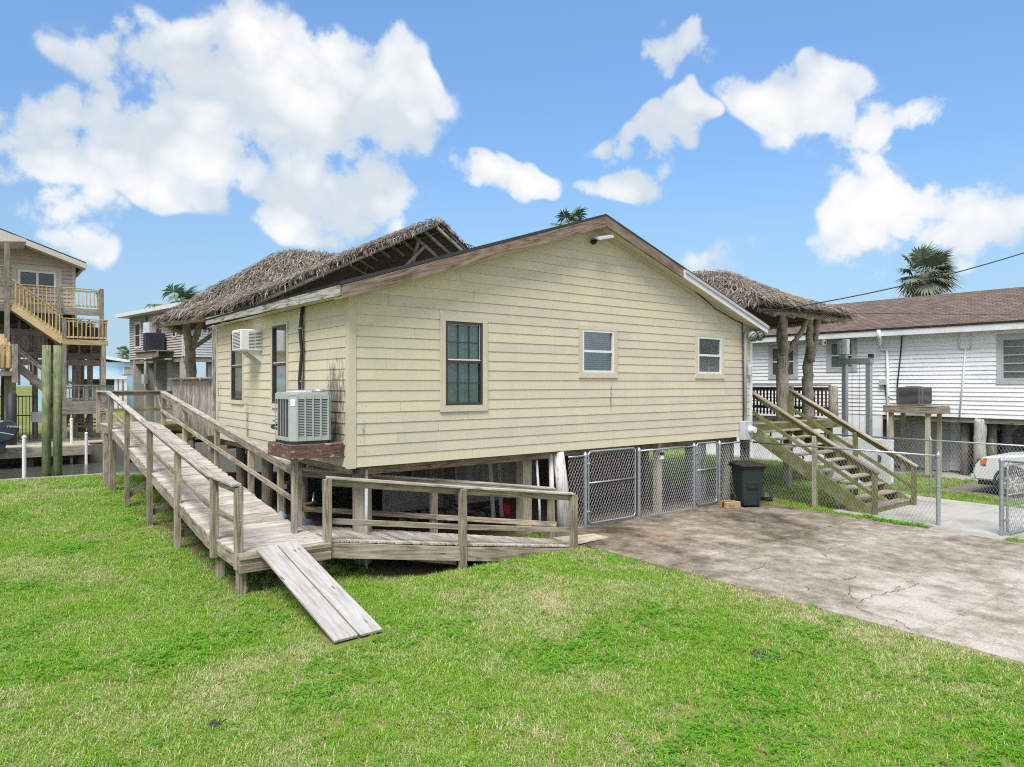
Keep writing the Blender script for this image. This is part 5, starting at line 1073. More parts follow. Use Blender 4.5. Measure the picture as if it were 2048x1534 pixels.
rail_run((P(-50, 560, YF).x, YF, P(10, 577, YF).z), (P(26, 560, YF).x, YF, P(10, 577, YF).z), 1.0, 'far_wood', .2); c = P(10, 585, YF); board('fascia', (P(-60, 585, YF).x, YF - .03, c.z), (P(27, 585, YF).x, YF - .03, c.z), .05, .35, 'far_wood', lh)
for px in (14,): c = P(px, 700, YF); post('post', c.x, YF, .2, P(px, 483, YF).z, .2, 'far_wood', lh)
# yellow stair flight and its landing
s0, s1 = P(24, 612, YF), P(126, 682, YF)
board('stringer', s0, s1, .06, .34, 'new_pine', lh); board('stringer', s0 + V((0, .95, 0)), s1 + V((0, .95, 0)), .06, .34, 'new_pine', lh)
for k in range(10): c = s0.lerp(s1, (k + .5) / 10); board('tread', c + V((0, .0, .12)), c + V((0, .95, .12)), .28, .05, 'new_pine', lh)
rail_run(s0 + V((0, 0, .15)), s1 + V((0, 0, .15)), 1.05, 'new_pine', .17); rail_run(s0 + V((0, .95, .15)), s1 + V((0, .95, .15)), 1.05, 'new_pine', .17)
zL = P(170, 680, YF).z; x0, x1 = P(124, 680, YF).x, P(216, 680, YF).x
MB().box((x0, YF, zL - .05), (x1, YF + 1.5, zL)).build('landing', 'new_pine', lh); board('fascia', (x0, YF - .02, zL - .12), (x1, YF - .02, zL - .12), .05, .24, 'new_pine', lh); rail_run((x0 + .1, YF, zL), (x1 - .05, YF, zL), .98, 'new_pine'); rail_run((x1 - .05, YF, zL), (x1 - .05, YF + 1.5, zL), .98, 'new_pine')
for px in (128, 207): c = P(px, 690, YF + .1); post('post', c.x, YF + .05, -.3, zL + (1.0 if px < 150 else -.1), .18, 'far_wood', lh)
# louvred mid storey, cross beams
zM0, zM1 = P(170, 712, YW).z, P(170, 690, YW).z
MB().box((-16, YW - .1, zM0 - .1), (P(205, 700, YW).x, YW, zM1 + .9)).build('mid_wall', 'dark_stain', lh)
for k in range(9): x = P(14 + 24 * k, 700, YW - .12).x; board('mid_post', (x, YW - .16, P(0, 770, YW).z), (x, YW - .16, P(0, 640, YW).z), .22, .1, 'far_wood', lh, up=(1, 0, 0))
for py2 in (712, 726): board('beam', (P(20, py2, YW - .3).x, YW - .3, P(170, py2, YW - .3).z), (P(206, py2, YW - .3).x, YW - .3, P(170, py2, YW - .3).z), .1, .28, 'far_wood', lh)
board('lattice_rail', (P(10, 660, YW - .25).x, YW - .25, P(60, 665, YW).z), (P(95, 660, YW - .25).x, YW - .25, P(60, 665, YW).z), .06, .3, 'far_wood', lh)
for k in range(12): x = P(26 + 6 * k, 690, YW - .2).x; board('panel_board', (x, YW - .22, P(0, 708, YW).z), (x, YW - .22, P(0, 668, YW).z), .02, .15, 'far_wood', lh, up=(1, 0, 0), bev=0)
# low grey flight, mid deck, pine balcony
zD = P(170, 815, YF).z
board('fascia', (P(122, 815, YF).x, YF - .05, zD), (P(212, 815, YF).x, YF - .05, zD), .06, .6, 'far_wood', lh); MB().box((P(122, 815, YF).x, YF, zD + .2), (P(215, 815, YF).x, YW, zD + .3)).build('mid_deck', 'far_wood', lh)
rail_run((P(130, 800, YF).x, YF, zD + .3), (P(211, 800, YF).x, YF, zD + .3), .75, 'far_wood', .17)
s0, s1 = P(30, 730, YF + .3), P(92, 780, YF + .3); board('stringer', s0, s1, .06, .3, 'far_wood', lh); rail_run(s0 + V((0, 0, .1)), s1 + V((0, 0, .1)), .8, 'far_wood', .22); s2 = P(152, 790, YF + 1.2); board('handrail', P(92, 745, YF + 1.2), P(152, 770, YF + 1.2), .1, .1, 'far_wood', lh)
zP = P(10, 738, YF - .6).z; x1 = P(27, 738, YF - .6).x
MB().box((x1 - 6, YF - .6, zP - .3), (x1, YF + .8, zP - .1)).build('balcony', 'far_wood', lh); rail_run((x1 - 6, YF - .6, zP), (x1, YF - .6, zP), 1.05, 'new_pine', .2, pick=.12); rail_run((x1, YF - .6, zP), (x1, YF + .8, zP), 1.05, 'new_pine', .2, pick=.12); post('post', x1 + .05, YF - .6, zP - .6, zP + 1.1, .22, 'far_wood', lh)
for k in range(3): board('stacked_plank', P(6 + 5 * k, 738, YF - .3), P(3 + 6 * k, 668 + 8 * k, YF - .2), .1, .2, 'new_pine', lh, up=(1, 0, 0))
for px, m_ in ((12, 'black_rubber'), (22, 'tan_piling')): c = P(px, 800, YF + 1); MB().tube([(c.x, c.y, 0), (c.x, c.y, zP)], .2, 10).build('pile', m_, lh, smooth=True)
c = P(23, 800, YF - .55); MB().tube([(c.x, c.y, -.2), (c.x, c.y, P(23, 787, YF).z)], .2, 10).build('pile', 'black_rubber', lh, smooth=True)
for k in range(3): c = P(138 + 20 * k, 828, YF + .3); board('stair_leg', c, P(130 + 20 * k, 856, YF + .2), .12, .1, 'dark_stain', lh)
for k in range(3): board('bench_slat', P(125, 838 + 7 * k, YF + .9), P(200, 838 + 7 * k, YF + .9), .2, .06, 'far_wood', lh)
for k, px in enumerate((70, 100, 150, 180)): c = P(px, 760, YW + 3); post('pile', c.x, c.y, 0, zU - 2, .25, 'far_wood', lh)
# dock
dk = thing('dock', (-5, 27, 0), 'low wooden dock over the canal below the stilt house', 'dock')
YK = 25.4; xr = P(181, 900, YK).x
zK = .28; y = YK
while y < 30.0: board('deck_board', (-14, y + .15, zK), (xr + (0 if y < 26.6 else 3), y + .15, zK), .28, .05, 'dock_wood', dk, bev=0); y += .29
board('fascia', (-14, YK - .03, zK - .22), (xr, YK - .03, zK - .22), .06, .38, 'dock_wood', dk); board('fascia', (xr + .02, YK, zK - .22), (xr + .02, 26.6, zK - .22), .06, .38, 'dock_wood', dk)
for k in range(7): MB().tube([(xr - .3 - 1.9 * k, YK + .4, -1.5), (xr - .3 - 1.9 * k, YK + .4, zK - .03)], .16, 10).build('pile', 'dark_stain', dk, smooth=True)
MB().box((xr + .1, 26.65, -.7), (xr + 3, 26.8, .2)).build('rubble_edge', 'concrete_dark', dk)
for k, (px, lab) in enumerate(((93.2, 'green-stained mooring piling by the canal, the more weathered of the pair'), (115.2, 'green-stained mooring piling by the canal, nearer the ramp'))):
    c = P(px, 900, 16.25); o = MB().tube([(c.x, c.y, -1.5), (c.x, c.y, 2), (c.x, c.y, 4.25)], [.135, .13, .124], 16).build('mooring_piling', 'green_piling'); tag(o, lab, 'piling', 'pair of mooring pilings'); o.data.polygons.foreach_set('use_smooth', [len(p.vertices) == 4 for p in o.data.polygons])
c = P(104, 800, 16.35); fl_ = MB().lathe((c.x, c.y, P(104, 815, 16.3).z), [(.01, 0), (.09, .05), (.11, .2), (.08, .33), (.02, .38)], 12).build('float', 'red_plastic'); tag(fl_, 'small red float hanging between the two mooring pilings', 'float')
for k, (px, y0, y1, Y, lab) in enumerate(((48.5, 873, 958, 16.3, 'white plastic pole at the near edge of the canal'), (172.5, 866, 917, 25.2, 'white plastic pole at the corner of the dock'), (143, 838, 884, 26.3, 'thin white plastic pole standing behind the dock corner'))):
    c = P(px, y1, Y); o = MB().lathe((c.x, c.y, -1.), [(.058, 0), (.058, P(px, y0, Y).z + .95), (.066, P(px, y0, Y).z + .95), (.066, P(px, y0, Y).z + 1.0), (.03, P(px, y0, Y).z + 1.04)], 12).build('pole', 'white_plastic'); tag(o, lab, 'pole', 'white poles along the canal')
# outboard motor on the dock side
om = thing('outboard_motor', (-7.2, 24.6, .2), 'dark grey outboard motor beside the dock at the picture edge', 'outboard motor')
YO = 24.8; c = P(10, 880, YO); ow = (P(38, 870, YO).x - P(-20, 870, YO).x)
cw = [(-22, 862), (-14, 846), (8, 840), (24, 841), (36, 850), (38, 858), (33, 872), (22, 882), (0, 886), (-22, 884)]
MB().prism([P(px, p2, YO) for px, p2 in cw], (0, .55, 0)).build('cowling', 'cowl', om, bev=.06)
MB().prism([P(px, p2, YO + .08) for px, p2 in ((-14, 885), (14, 882), (10, 900), (2, 906), (-14, 900))], (0, .38, 0)).build('midsection', 'cowl', om, bev=.03); MB().prism([P(px, p2, YO + .05) for px, p2 in ((-20, 900), (14, 898), (12, 905), (-20, 907))], (0, .45, 0)).build('mount', 'black_rubber', om)
MB().prism([P(px, p2, YO - .006) for px, p2 in ((-10, 862), (28, 869), (28, 870.2), (-10, 863.4))], (0, .006, 0)).build('stripe', 'lettering', om)
tc_ = D.curves.new('lettering', 'FONT'); tc_.body = 'YAMAHA'; tc_.size = .13; tc_.extrude = .004; tc_.materials.append(MATS['lettering'])
o = D.objects.new('text', tc_); COL.objects.link(o); dg = bpy.context.evaluated_depsgraph_get(); me = D.meshes.new_from_object(o.evaluated_get(dg)); D.objects.remove(o); me.materials.clear(); me.materials.append(MATS['lettering'])
a = P(13, 855, YO - .02); place(D.objects.new('lettering', me), M4.Translation(a) @ M4.Rotation(.07, 4, 'Y') @ M4.Rotation(PI / 2, 4, 'X'), om)
# dock furniture
o = MB().box(tuple(P(63, 845, 28.4)), tuple(P(92, 824, 28.4) + V((0, .6, 0)))).build('storage_chest', 'grey_trim', bev=.03); tag(o, 'grey storage chest standing on the dock behind the pilings', 'chest')
rl = thing('black_railing', (-9, 29.2, .3), 'black metal railing on the ground level under the stilt house', 'railing')
a, b_ = P(0, 793, 29.2), P(74, 793, 29.2)
for z in (a.z, a.z - .9): board('rail', (a.x - 1, 29.2, z), (b_.x, 29.2, z), .05, .05, 'black_rubber', rl)
for k in range(18): x = a.x - 1 + (b_.x - a.x + 1) * k / 17; board('baluster', (x, 29.2, .3), (x, 29.2, a.z), .03, .03, 'black_rubber', rl, up=(1, 0, 0), bev=0)
# ------------------------------------------------------------------ grey house, blue house
gh = thing('grey_house', (4.7, 33, 0), 'grey lap-sided stilt house with wide flat eaves beyond the canal', 'house')
GC = V((4.67, 32.9, 0)); gu = V((-.17, .985, 0)).normalized(); gv = V((gu.y, -gu.x, 0)); z0, z1 = 4.6, 7.38; GL = 8.7
def gpt(s, n_, z): return GC + gu * s + gv * n_ + V((0, 0, z))
lap(gh, GC, gu, -gv, GL, z0, z1, .15, 'grey_siding', joined=True, name='siding', thick=.06); lap(gh, GC, gv, -gu, 7, z0, z1, .15, 'pale_siding', joined=True, name='siding', thick=.05)
MB().prism([gpt(.02, .02, z0), gpt(GL, .02, z0), gpt(GL, 7, z0), gpt(.02, 7, z0)], (0, 0, z1 - z0)).build('wall_core', 'inside', gh)
MB().prism([gpt(-.05, -.05, z0), gpt(.22, -.05, z0), gpt(.22, -.02, z0), gpt(-.05, -.02, z0)], (0, 0, z1 - z0)).prism([gpt(-.05, -.05, z0), gpt(-.05, .3, z0), gpt(-.03, .3, z0), gpt(-.03, -.05, z0)], (0, 0, z1 - z0)).build('corner_board', 'white_paint', gh)
ov = .65
MB().prism([gpt(-ov, -ov, z1), gpt(GL + ov, -ov, z1), gpt(GL + ov, 8, z1), gpt(-ov, 8, z1)], (0, 0, .05)).build('soffit', 'white_paint', gh)
for (a, b_) in ((gpt(-ov, -ov, z1 + .12), gpt(GL + ov, -ov, z1 + .12)), (gpt(-ov, -ov, z1 + .12), gpt(-ov, 8, z1 + .12))): board('fascia', a, b_, .05, .24, 'white_paint', gh)
MB().poly([gpt(-ov, -ov, z1 + .25), gpt(GL + ov, -ov, z1 + .25), gpt(GL + ov, 8, z1 + .25), gpt(-ov, 8, z1 + .25), gpt(GL / 2 - .8, 3, z1 + .85), gpt(GL / 2 + .8, 3, z1 + .85)], [(0, 1, 5, 4), (1, 2, 5), (2, 3, 4, 5), (3, 0, 4)]).build('roof', 'grey_trim', gh)
def gwin(s0, s1, za, zb2, fw=.1):
    w = MB().prism([gpt(s0, -.08, za), gpt(s1, -.08, za), gpt(s1, -.03, za), gpt(s0, -.03, za)], (0, 0, zb2 - za)).build('window', 'white_paint', gh)
    zm = (za + zb2) / 2
    for (a, c) in ((za + fw, zm - .03), (zm + .03, zb2 - fw)): MB().prism([gpt(s0 + fw, -.09, a), gpt(s1 - fw, -.09, a), gpt(s1 - fw, -.081, a), gpt(s0 + fw, -.081, a)], (0, 0, c - a)).build('pane', 'ink', w)
gwin(6.6, 7.6, 5.3, 7.0, .14); gwin(3.0, 3.7, 6.0, 6.8, .1); gwin(1.0, 1.5, 5.75, 6.9, .1)
MB().prism([gpt(3.9, -.5, 5.85), gpt(4.9, -.5, 5.85), gpt(4.9, -.03, 5.85), gpt(3.9, -.03, 5.85)], (0, 0, .95)).build('window_box', 'white_paint', gh); MB().prism([gpt(3.5, -.1, 5.9), gpt(3.9, -.1, 5.9), gpt(3.9, -.03, 5.9), gpt(3.5, -.03, 5.9)], (0, 0, .85)).build('window', 'ink', gh)
MB().tube([gpt(5.6, -.12, 7.3), gpt(5.6, -.12, 4.0), gpt(5.4, -.12, 3.2)], .07, 8).build('conduit', 'meter_grey', gh, smooth=True); MB().prism([gpt(5.3, -.3, 3.0), gpt(5.8, -.3, 3.0), gpt(5.8, -.1, 3.0), gpt(5.3, -.1, 3.0)], (0, 0, .6)).build('meter', 'meter_grey', gh)
for s in (.4, 2.3, 4.3, 6.0, 8.0):
    for n_ in (.3, 5): c = gpt(s, n_, 0); post('pier', c.x, c.y, -.1, z0, .62 if n_ < 1 else .4, 'under_boards', gh)
board('beam', gpt(-.1, .1, z0 - .15), gpt(GL, .1, z0 - .15), .2, .3, 'far_wood', gh); board('beam', gpt(.1, .1, z0 - .15), gpt(.1, 7, z0 - .15), .2, .3, 'far_wood', gh)
MB().prism([gpt(.5, 1.6, 0), gpt(.5, 7, 0), gpt(.7, 7, 0), gpt(.7, 1.6, 0)], (0, 0, 4.2)).build('carport_screen', 'grey_trim', gh)
# its condenser shelf
sh_ = thing('condenser_shelf', tuple(gpt(2.6, -.7, 4.6)), 'rotting timber shelf under the dark condenser of the grey house', 'shelf')
for k in range(4): board('board', gpt(1.3, -.15 - .28 * k, 4.95), gpt(4.6, -.15 - .28 * k, 4.95), .25, .06, 'far_wood', sh_)
board('beam', gpt(1.2, -1.0, 4.75), gpt(4.6, -1.0, 4.75), .08, .35, 'far_wood', sh_); board('beam', gpt(.6, -.5, 4.45), gpt(5.2, -.5, 4.45), .1, .1, 'weathered_wood', sh_)
c = gpt(2.9, -.6, 0); condenser('condenser', c.x - .5, c.y - .5, c.x + .5, c.y + .5, 5.0, 6.05, 'condenser_dark', 'dark blue-grey condenser on the side of the grey stilt house', False, .1)
# outside stairs under it
fs_ = thing('far_stairs', tuple(P(345, 835, 24)), 'grey wooden steps leading up the opposite bank', 'stairs')
for px in (322, 348): board('stringer', P(px - 12, 778, 25.6), P(px + 4, 838, 24.2), .08, .3, 'far_wood', fs_)
for k in range(7): board('tread', P(318 + 2 * k, 788 + 7 * k, 25.4 - .17 * k), P(340 + 2 * k, 788 + 7 * k, 25.4 - .17 * k), .26, .06, 'far_wood', fs_)
bh = thing('blue_house', (-10, 85, 0), 'pale blue house with white roof trim far across the canal', 'house')
a, b_ = P(140, 800, 84), P(268, 800, 84)
MB().box((a.x - 3, 84, -.05), (b_.x, 92, P(200, 724, 84).z)).build('wall', 'blue_wall', bh); MB().prism([P(120, 718, 83.4), P(190, 714, 83.4), P(270, 727, 83.4), P(270, 722, 83.4), P(190, 708, 83.4), P(120, 712, 83.4)], (0, 9, 0)).build('roof', 'white_paint', bh)
w = MB().box(tuple(P(246, 748, 83.9)), tuple(P(263, 731, 83.9) + V((0, .09, 0)))).build('window', 'white_paint', bh)
for p2 in (742, 735): MB().box(tuple(P(248, p2 + 3.6, 83.85)), tuple(P(261, p2 - 1.5, 83.85) + V((0, .04, 0)))).build('shutter', 'tan_piling', w)
MB().box(tuple(P(150, 758, 80)), tuple(P(254, 752, 80) + V((0, 4, 0)))).build('awning', 'white_paint', bh)
for px in (158, 232, 241, 251): c = P(px, 770, 80.2); post('post', c.x, 80.3, -.05, P(px, 757, 80.2).z, .3, 'white_paint', bh)
MB().box(tuple(P(150, 770, 83.5)), tuple(P(230, 758, 83.5) + V((0, .3, 0)))).build('dark_bay', 'condenser_dark', bh)
wire(P(60, 705, 60), P(330, 722, 70), .4, .03, 'dark utility wire passing in front of the distant blue house'); 
# second distant cottage seen between the grey piers
wc_ = thing('white_cottage', (2, 75, 0), 'white cottage with blue door seen between the grey piers', 'house')
MB().box(tuple(P(285, 790, 74)), tuple(P(326, 738, 74) + V((0, 6, 0)))).build('wall', 'white_paint', wc_); d_ = MB().box(tuple(P(306, 757, 73.9)), tuple(P(317, 739, 73.9) + V((0, .08, 0)))).build('door', 'white_plastic', wc_); MB().box(tuple(P(309, 752, 73.85)), tuple(P(313.5, 741.5, 73.85) + V((0, .03, 0)))).build('glazing', 'blue_pvc', d_)
board('porch_rail', P(300, 757, 72), P(325, 757, 72), .1, .12, 'far_wood', wc_)
# ------------------------------------------------------------------ things under the cream house
us = thing('store_shed', (4.5, 5, 0), 'grey board-clad storage room in the shade under the cream house', 'shed')
def clad(p, q, mat):
    p, q = V(p), V(q); n = round((q - p).length / .24); d = (q - p) / n
    for k in range(n): c = p + d * (k + .5); board('board', c, c + V((0, 0, 1.62)), .03, .232, mat, us, up=tuple(d.normalized()))
clad((4.4, 3.9, 0), (7.2, 3.9, 0), 'under_boards'); clad((4.4, 3.9, 0), (4.4, 7.3, 0), 'under_boards'); clad((7.2, 2.6, 0), (9.9, 2.6, 0), 'brown_wood'); clad((7.2, 2.6, 0), (7.2, 3.9, 0), 'brown_wood'); clad((9.9, 2.6, 0), (9.9, 7.3, 0), 'brown_wood')
MB().box((4.5, 3.95, .02), (9.8, 7.3, 1.6)).build('core', 'inside', us)
o = MB().prism([(2.6, 3.9, .05), (4.2, 3.6, .05), (4.2, 3.6, .45), (2.6, 3.9, .95)], (0, .05, 0)).build('leaning_panel', 'under_boards'); tag(o, 'pale board panel leaning in the shade under the house', 'panel')
gc = thing('gas_can', (4.75, 2.15, 0), 'small red fuel can on the dirt under the house', 'fuel can'); MB().box((4.66, 2.08, 0), (4.90, 2.26, .3)).build('body', 'red_plastic', gc, bev=.04); MB().tube([(4.78, 2.17, .3), (4.80, 2.17, .4)], .03, 8).build('spout', 'ink', gc); MB().tube([(4.68, 2.17, .3), (4.71, 2.17, .36), (4.83, 2.17, .36)], .015, 6).build('handle', 'red_plastic', gc)
dirt_b = MB(); r = random.Random(4)
for k in range(90):
    x, y = 3.6 + r.gauss(0, .5), 2.7 + r.gauss(0, .35); s = r.uniform(.02, .09); d = V((r.uniform(-1, 1), r.uniform(-1, 1), r.uniform(-.2, .3))).normalized(); dirt_b.bar(V((x, y, s * .4 + .12 * math.exp(-((x - 3.6) ** 2 + (y - 2.7) ** 2) * 3))), V((x, y, s * .4 + .1 * math.exp(-((x - 3.6) ** 2 + (y - 2.7) ** 2) * 3))) + d * s * 3, s, s * .6)
o = dirt_b.build('debris_pile', 'far_wood'); tag(o, 'heap of broken sticks and rubble under the house', 'debris', kind='stuff')
pu = thing('water_pump', (-.1, 2.6, 0), 'black control box and blue pump fittings on a post behind the ramp', 'pump')
def pb(px, py, Y): return py_(px, py, Y)
post('post', pb(567, 1000, 2.6).x, 2.65, -.1, 1.0, .09, 'tan_piling', pu)
a, b_ = pb(554, 990, 2.5), pb(577, 962, 2.5); MB().box((a.x, 2.42, a.z), (b_.x, 2.56, b_.z)).build('control_box', 'black_rubber', pu, bev=.02); MB().box((a.x + .03, 2.412, b_.z - .13), (b_.x - .06, 2.419, b_.z - .04)).build('screen', 'condenser_green', pu)
MB().tube([pb(597, 1012, 2.3), pb(618, 1008, 2.4), pb(632, 1004, 2.6)], .035, 9).build('pipe', 'rust', pu, smooth=True); MB().tube([pb(625, 1008, 2.5), pb(628, 985, 2.7)], .02, 8).build('valve', 'galvanised', pu, smooth=True)
MB().tube([pb(612, 1052, 1.6), pb(604, 1030, 1.8), pb(608, 1015, 2.0)], .05, 10).build('elbow', 'tan_piling', pu, smooth=True); MB().tube([pb(600, 1048, 1.5), pb(622, 1050, 1.55)], .1, 12).build('pump_body', 'blue_pvc', pu, smooth=True)
MB().tube([pb(555, 1030, 2.1), pb(572, 1040, 2.1)], .09, 12).build('pump_body', 'blue_pvc', pu, smooth=True)
# odds and ends behind the bin
o = MB().box((11.5, 1.2, .03), (11.72, 1.6, .32)).build('concrete_block', 'concrete_pale', bev=.01); tag(o, 'grey concrete block on the grass behind the trash bin', 'block')
o = MB().lathe((11.3, -.35, 0), [(.02, 0), (.16, .02), (.2, .12), (.12, .24), (.03, .27)], 9).build('trash_bag', 'black_rubber'); tag(o, 'crumpled black bag on the grass beside the trash bin', 'bag')
g1 = gp_at(1683, 1012, .02); o = MB().lathe((g1.x, g1.y, -.03), [(.02, 0), (.2, .03), (.22, .1), (.13, .19), (.03, .21)], 8).build('rock', 'concrete_pale'); o.scale = (1, .7, 1); tag(o, 'pale rock at the foot of the fence near the stairs', 'rock')
o = MB().lathe((9.85, .75, 0), [(.27, 0), (.27, 1.5), (.2, 1.6)], 16).build('water_tank', 'galvanised', smooth=False); tag(o, 'grey metal tank under the house behind the trash bin', 'tank')
g1 = gp_at(1532, 1313, .0); dr = thing('drain_cover', (g1.x, g1.y, 0), 'round dark grate set into the lawn', 'drain cover')
MB().tube([(g1.x + .14 * math.cos(a), g1.y + .14 * math.sin(a), .018) for a in np.linspace(0, 2 * PI, 21)[:-1]], .016, 6, closed=True).build('rim', 'dark_bronze', dr)
for k in range(-4, 5): h = math.sqrt(max(0, .135 ** 2 - (k * .03) ** 2)); MB().bar((g1.x + k * .03, g1.y - h, .016), (g1.x + k * .03, g1.y + h, .016), .014, .014).build('bar', 'dark_bronze', dr)
MB().lathe((g1.x, g1.y, .002), [(.14, 0), (.14, .008)], 18).build('hole', 'ink', dr)
g1 = gp_at(437, 1457, .0); lf_ = MB()
for k in range(4): a = k * .9; lf_.poly([g1 + V((.0, 0, .03)), g1 + V((.055 * math.cos(a), .055 * math.sin(a), .07)), g1 + V((.085 * math.cos(a + .3), .085 * math.sin(a + .3), .05)), g1 + V((.04 * math.cos(a + .6), .04 * math.sin(a + .6), .03))], [(0, 1, 2, 3)])
o = lf_.build('dead_leaf', 'ink'); tag(o, 'curled dark dead leaf lying on the front lawn', 'leaf')
# ------------------------------------------------------------------ grass
def grass_mat(name, g1, g2, dry, clover=False):
    m, t, b = newmat(name)
    tone = t.add('ShaderNodeAttribute', attribute_name='tone').outputs['Fac']; inst = t.add('ShaderNodeAttribute', attribute_name='dry', attribute_type='INSTANCER').outputs['Fac']
    col = t.mix(tone, g1, g2)
    if not clover: col = t.mix(t.math('MULTIPLY', t.remap(tone, .86, .9), .8), col, dry)
    if not clover: col = t.mix(t.remap(t.math('ADD', inst, t.math('MULTIPLY', t.math('SUBTRACT', tone, .5), .9)), .35, .75), col, dry)
    else: col = t.mix(t.math('MULTIPLY', inst, .3), col, dry)
    t.set(b.inputs['Base Color'], col); b.inputs['Roughness'].default_value = .6; b.inputs['Specular IOR Level'].default_value = .25
    tl = t.add('ShaderNodeBsdfTranslucent'); t.l.new(col, tl.inputs['Color']); mx = t.add('ShaderNodeMixShader', ins={0: .35}); t.l.new(b.outputs[0], mx.inputs[1]); t.l.new(tl.outputs[0], mx.inputs[2]); t.l.new(mx.outputs[0], m.node_tree.nodes['Material Output'].inputs[0])
grass_mat('grass_blade', (.16, .39, .018), (.36, .59, .04), (.74, .65, .40))
grass_mat('clover_leaf', (.10, .33, .015), (.20, .46, .03), (.30, .42, .08), True)
clumps = D.collections.new('grass_clumps')
def clump(i, n, rad, h, w, mat, clover=False):
    r = random.Random(i + 50); vs, fs, tn = [], [], []
    for _ in range(n):
        a = r.uniform(0, 2 * PI); q = rad * math.sqrt(r.random()); p = V((q * math.cos(a), q * math.sin(a), -.005)); az = r.uniform(0, 2 * PI); d = V((math.cos(az), math.sin(az), 0)); s = V((-d.y, d.x, 0)); hh = h * r.choice((.45, .7, .8, .95, 1.05, 1.45)) * r.uniform(.85, 1.15); k = len(vs); tone = r.random()
        if clover:
            c = p + d * hh * .4 + V((0, 0, hh))
            for j in range(3):
                aa = az + j * 2.094; e = V((math.cos(aa), math.sin(aa), r.uniform(-.25, .35))); f = V((-math.sin(aa), math.cos(aa), 0)); L = w * r.uniform(.8, 1.2); k = len(vs)
                vs += [c, c + e * L * .6 + f * L * .5, c + e * L, c + e * L * .6 - f * L * .5]; fs.append((k, k + 1, k + 2, k + 3)); tn += [tone] * 4
        else:
            b1 = p + d * hh * .25 + V((0, 0, hh * .62)); e = p + d * hh * r.uniform(.5, 1.1) + V((0, 0, hh * r.uniform(.6, 1.))); ww = w * r.uniform(.6, 1.2)
            vs += [p - s * ww, p + s * ww, b1 + s * ww * .8, b1 - s * ww * .8, e]; fs += [(k, k + 1, k + 2, k + 3), (k + 3, k + 2, k + 4)]; tn += [tone] * 5
    me = D.meshes.new('grass_clump'); me.from_pydata([tuple(v) for v in vs], [], fs); me.materials.append(MATS[mat]); at = me.attributes.new('tone', 'FLOAT', 'POINT'); at.data.foreach_set('value', tn)
    o = D.objects.new('grass_clump_%02d' % i, me); clumps.objects.link(o)
for i in range(4): clump(i, 38, .07, .036, .003, 'grass_blade')
for i in range(4, 6): clump(i, 12, .075, .032, .016, 'clover_leaf', True)
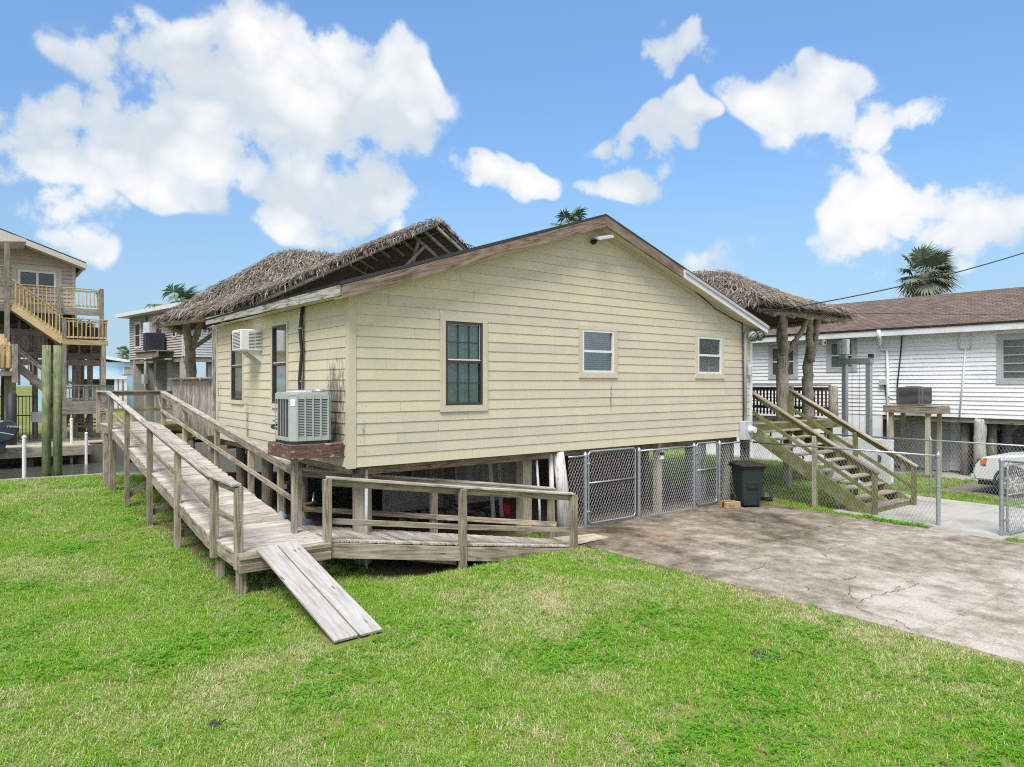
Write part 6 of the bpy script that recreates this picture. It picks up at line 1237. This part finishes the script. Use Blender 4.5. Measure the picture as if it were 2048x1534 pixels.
def lawn_points():
    P, DR, IX, SC = [], [], [], []
    def region(x0, x1, y0, y1, ok, mult=1.):
        g_ = np.random.default_rng(int((x0 + 50) * 10))
        N = int((x1 - x0) * (y1 - y0) * 340 * mult); X = g_.uniform(x0, x1, N); Y = g_.uniform(y0, y1, N)
        dep = (X - CX) * .6115 + (Y - CY) * .7912; lat = (X - CX) * .7912 - (Y - CY) * .6115
        keep = (dep > 3.2) & (np.abs(lat) < dep * .85 + 1.5)
        pr = np.clip(np.interp(dep, [0, 8, 12, 18, 30], [1, .95, .6, .36, .2]), 0, 1); keep &= g_.random(N) < pr
        for x, y, dp in zip(X[keep], Y[keep], dep[keep]):
            q = ok(x, y)
            if q <= 0 or (q < 1 and g_.random() > q): continue
            n_ = mnoise.noise(V((x * .45, y * .45, 3))) * .55 + mnoise.noise(V((x * 1.6, y * 1.6, 7))) * .42 + mnoise.noise(V((x * 6, y * 6, 1))) * .28
            ed = .32 * math.exp(-((x - 4.1) / .9) ** 2) * (y < -.8)
            dry = min(1, max(0, .31 + n_ * .95 + ed)); cl = mnoise.noise(V((x * .8, y * .8, 20))) + .45 * math.exp(-((x - 1.3) / 1.5) ** 2 - ((y + 5.6) / 1.1) ** 2)
            clv = g_.random() < min(.42, max(0., (cl - .0) * .8)) * (1. if mnoise.noise(V((x * 5, y * 5, 9))) > -.1 else .35)
            s = float(np.interp(dp, [5, 12, 25], [1., 1.25, 1.8])) * g_.uniform(.75, 1.25)
            P.append((x, y, ghz(x, y))); DR.append(dry); IX.append(int(g_.integers(4, 6)) if clv else int(g_.integers(0, 4))); SC.append(s * (1.0 if not clv else 1.1))
    def left(x, y):
        if y > bulk_y(x) - .05: return 0
        if x > 4.13 + jag(y, 1) + .06 * mnoise.noise(V((x * 9, y * 9, 2))): return 0
        if x > .3 and y > .1: return 0
        b_ = math.exp(-(((x - 1.4) / 2.0) ** 2 + ((y + .2) / .75) ** 2) * 1.1)
        q = 1 - 1.25 * b_
        if XO < x < XI and y > -.2: q *= .25 if y < 9 else .6
        if XI < x and y > 1: q *= .15
        for (lx, ly) in ((-1.38, -2.0),):
            if -1.6 < x < -.85 and -2.75 < y < -.35: q *= .35
        if -1.62 < x < -.83 and -3.0 < y < -2.6: q = 0
        return max(0, q)
    region(-14, 4.2, -9.5, 16.2, left)
    region(10.70, 11.16, -12, -.3, lambda x, y: 0. if -5.72 < y < -4.35 else .5 + .6 * mnoise.noise(V((x * 2, y * 2, 4))), .9)
    region(11.2, 15.5, -2.2, 12, lambda x, y: .0 if (y > bulk_y(x) - .2) else .85, .7); region(14.97, 16.6, -9, -2.2, lambda x, y: 1, .9); region(16.6, 19.6, -2.35, 10, lambda x, y: .9, .8)
    region(15.5, 16.6, -2.2, 10, lambda x, y: .9, .8)
    # tufts in the driveway joints
    g_ = np.random.default_rng(5)
    for (x0, x1, y0, y1, n) in ((4.2, 10.6, -3.07, -3.03, 34), (7.2, 7.5, -3.2, -.3, 14), (5, 9.5, -6.92, -6.88, 16)):
        for _ in range(n): x, y = g_.uniform(x0, x1), g_.uniform(y0, y1); P.append((x, y, .03)); DR.append(g_.uniform(.1, .7)); IX.append(int(g_.integers(0, 6))); SC.append(g_.uniform(.3, .75))
    for pl in ([(1715, 1205), (1790, 1182), (1838, 1166)], [(1520, 1048), (1575, 1080)], [(1498, 1143), (1542, 1122)]):
        for a, c in zip(pl, pl[1:]):
            A_, C_ = gp_at(*a), gp_at(*c)
            for _ in range(7): q = A_.lerp(C_, g_.random()); P.append((q.x, q.y, .03)); DR.append(.3); IX.append(int(g_.integers(0, 4))); SC.append(g_.uniform(.25, .5))
    for _ in range(26):   # weeds on the walls of the drive edge by the stairs
        x, y = g_.uniform(10.68, 11.15), g_.uniform(-4.3, -2.9); P.append((x, y, .02)); DR.append(.05); IX.append(int(g_.integers(4, 6))); SC.append(g_.uniform(1.2, 2.2))
    return P, DR, IX, SC
P_, DR, IX, SC = lawn_points(); N = len(P_)
me = D.meshes.new('lawn_grass'); me.vertices.add(N); me.vertices.foreach_set('co', np.array(P_, 'f').ravel())
def addat(n, ty, data): at = me.attributes.new(n, ty, 'POINT'); at.data.foreach_set('vector' if ty == 'FLOAT_VECTOR' else 'value', data)
addat('dry', 'FLOAT', np.array(DR, 'f')); addat('pick', 'INT', np.array(IX, 'i')); addat('scl', 'FLOAT', np.array(SC, 'f'))
rot = np.zeros((N, 3), 'f'); rot[:, 2] = rng.uniform(0, 6.283, N); rot[:, :2] = rng.normal(0, .12, (N, 2)); addat('rot', 'FLOAT_VECTOR', rot.ravel())
lawn = D.objects.new('lawn_grass', me); place(lawn, M4()); tag(lawn, 'bright green lawn with dry straw patches and clover', 'grass', kind='stuff')
ng = D.node_groups.new('scatter_grass', 'GeometryNodeTree'); ng.interface.new_socket('Geometry', in_out='INPUT', socket_type='NodeSocketGeometry'); ng.interface.new_socket('Geometry', in_out='OUTPUT', socket_type='NodeSocketGeometry')
gi, go = ng.nodes.new('NodeGroupInput'), ng.nodes.new('NodeGroupOutput'); ip = ng.nodes.new('GeometryNodeInstanceOnPoints'); ci = ng.nodes.new('GeometryNodeCollectionInfo'); ci.inputs[0].default_value = clumps; ci.inputs['Separate Children'].default_value = True; ci.inputs['Reset Children'].default_value = True
def na(n, ty): k = ng.nodes.new('GeometryNodeInputNamedAttribute'); k.data_type = ty; k.inputs[0].default_value = n; return k.outputs[0]
ng.links.new(gi.outputs[0], ip.inputs['Points']); ng.links.new(ci.outputs[0], ip.inputs['Instance']); ip.inputs['Pick Instance'].default_value = True
ng.links.new(na('pick', 'INT'), ip.inputs['Instance Index']); ng.links.new(na('rot', 'FLOAT_VECTOR'), ip.inputs['Rotation']); ng.links.new(na('scl', 'FLOAT'), ip.inputs['Scale']); ng.links.new(ip.outputs[0], go.inputs[0])
md = lawn.modifiers.new('scatter', 'NODES'); md.node_group = ng
print('grass clumps', N, 'objects', len(S.objects))
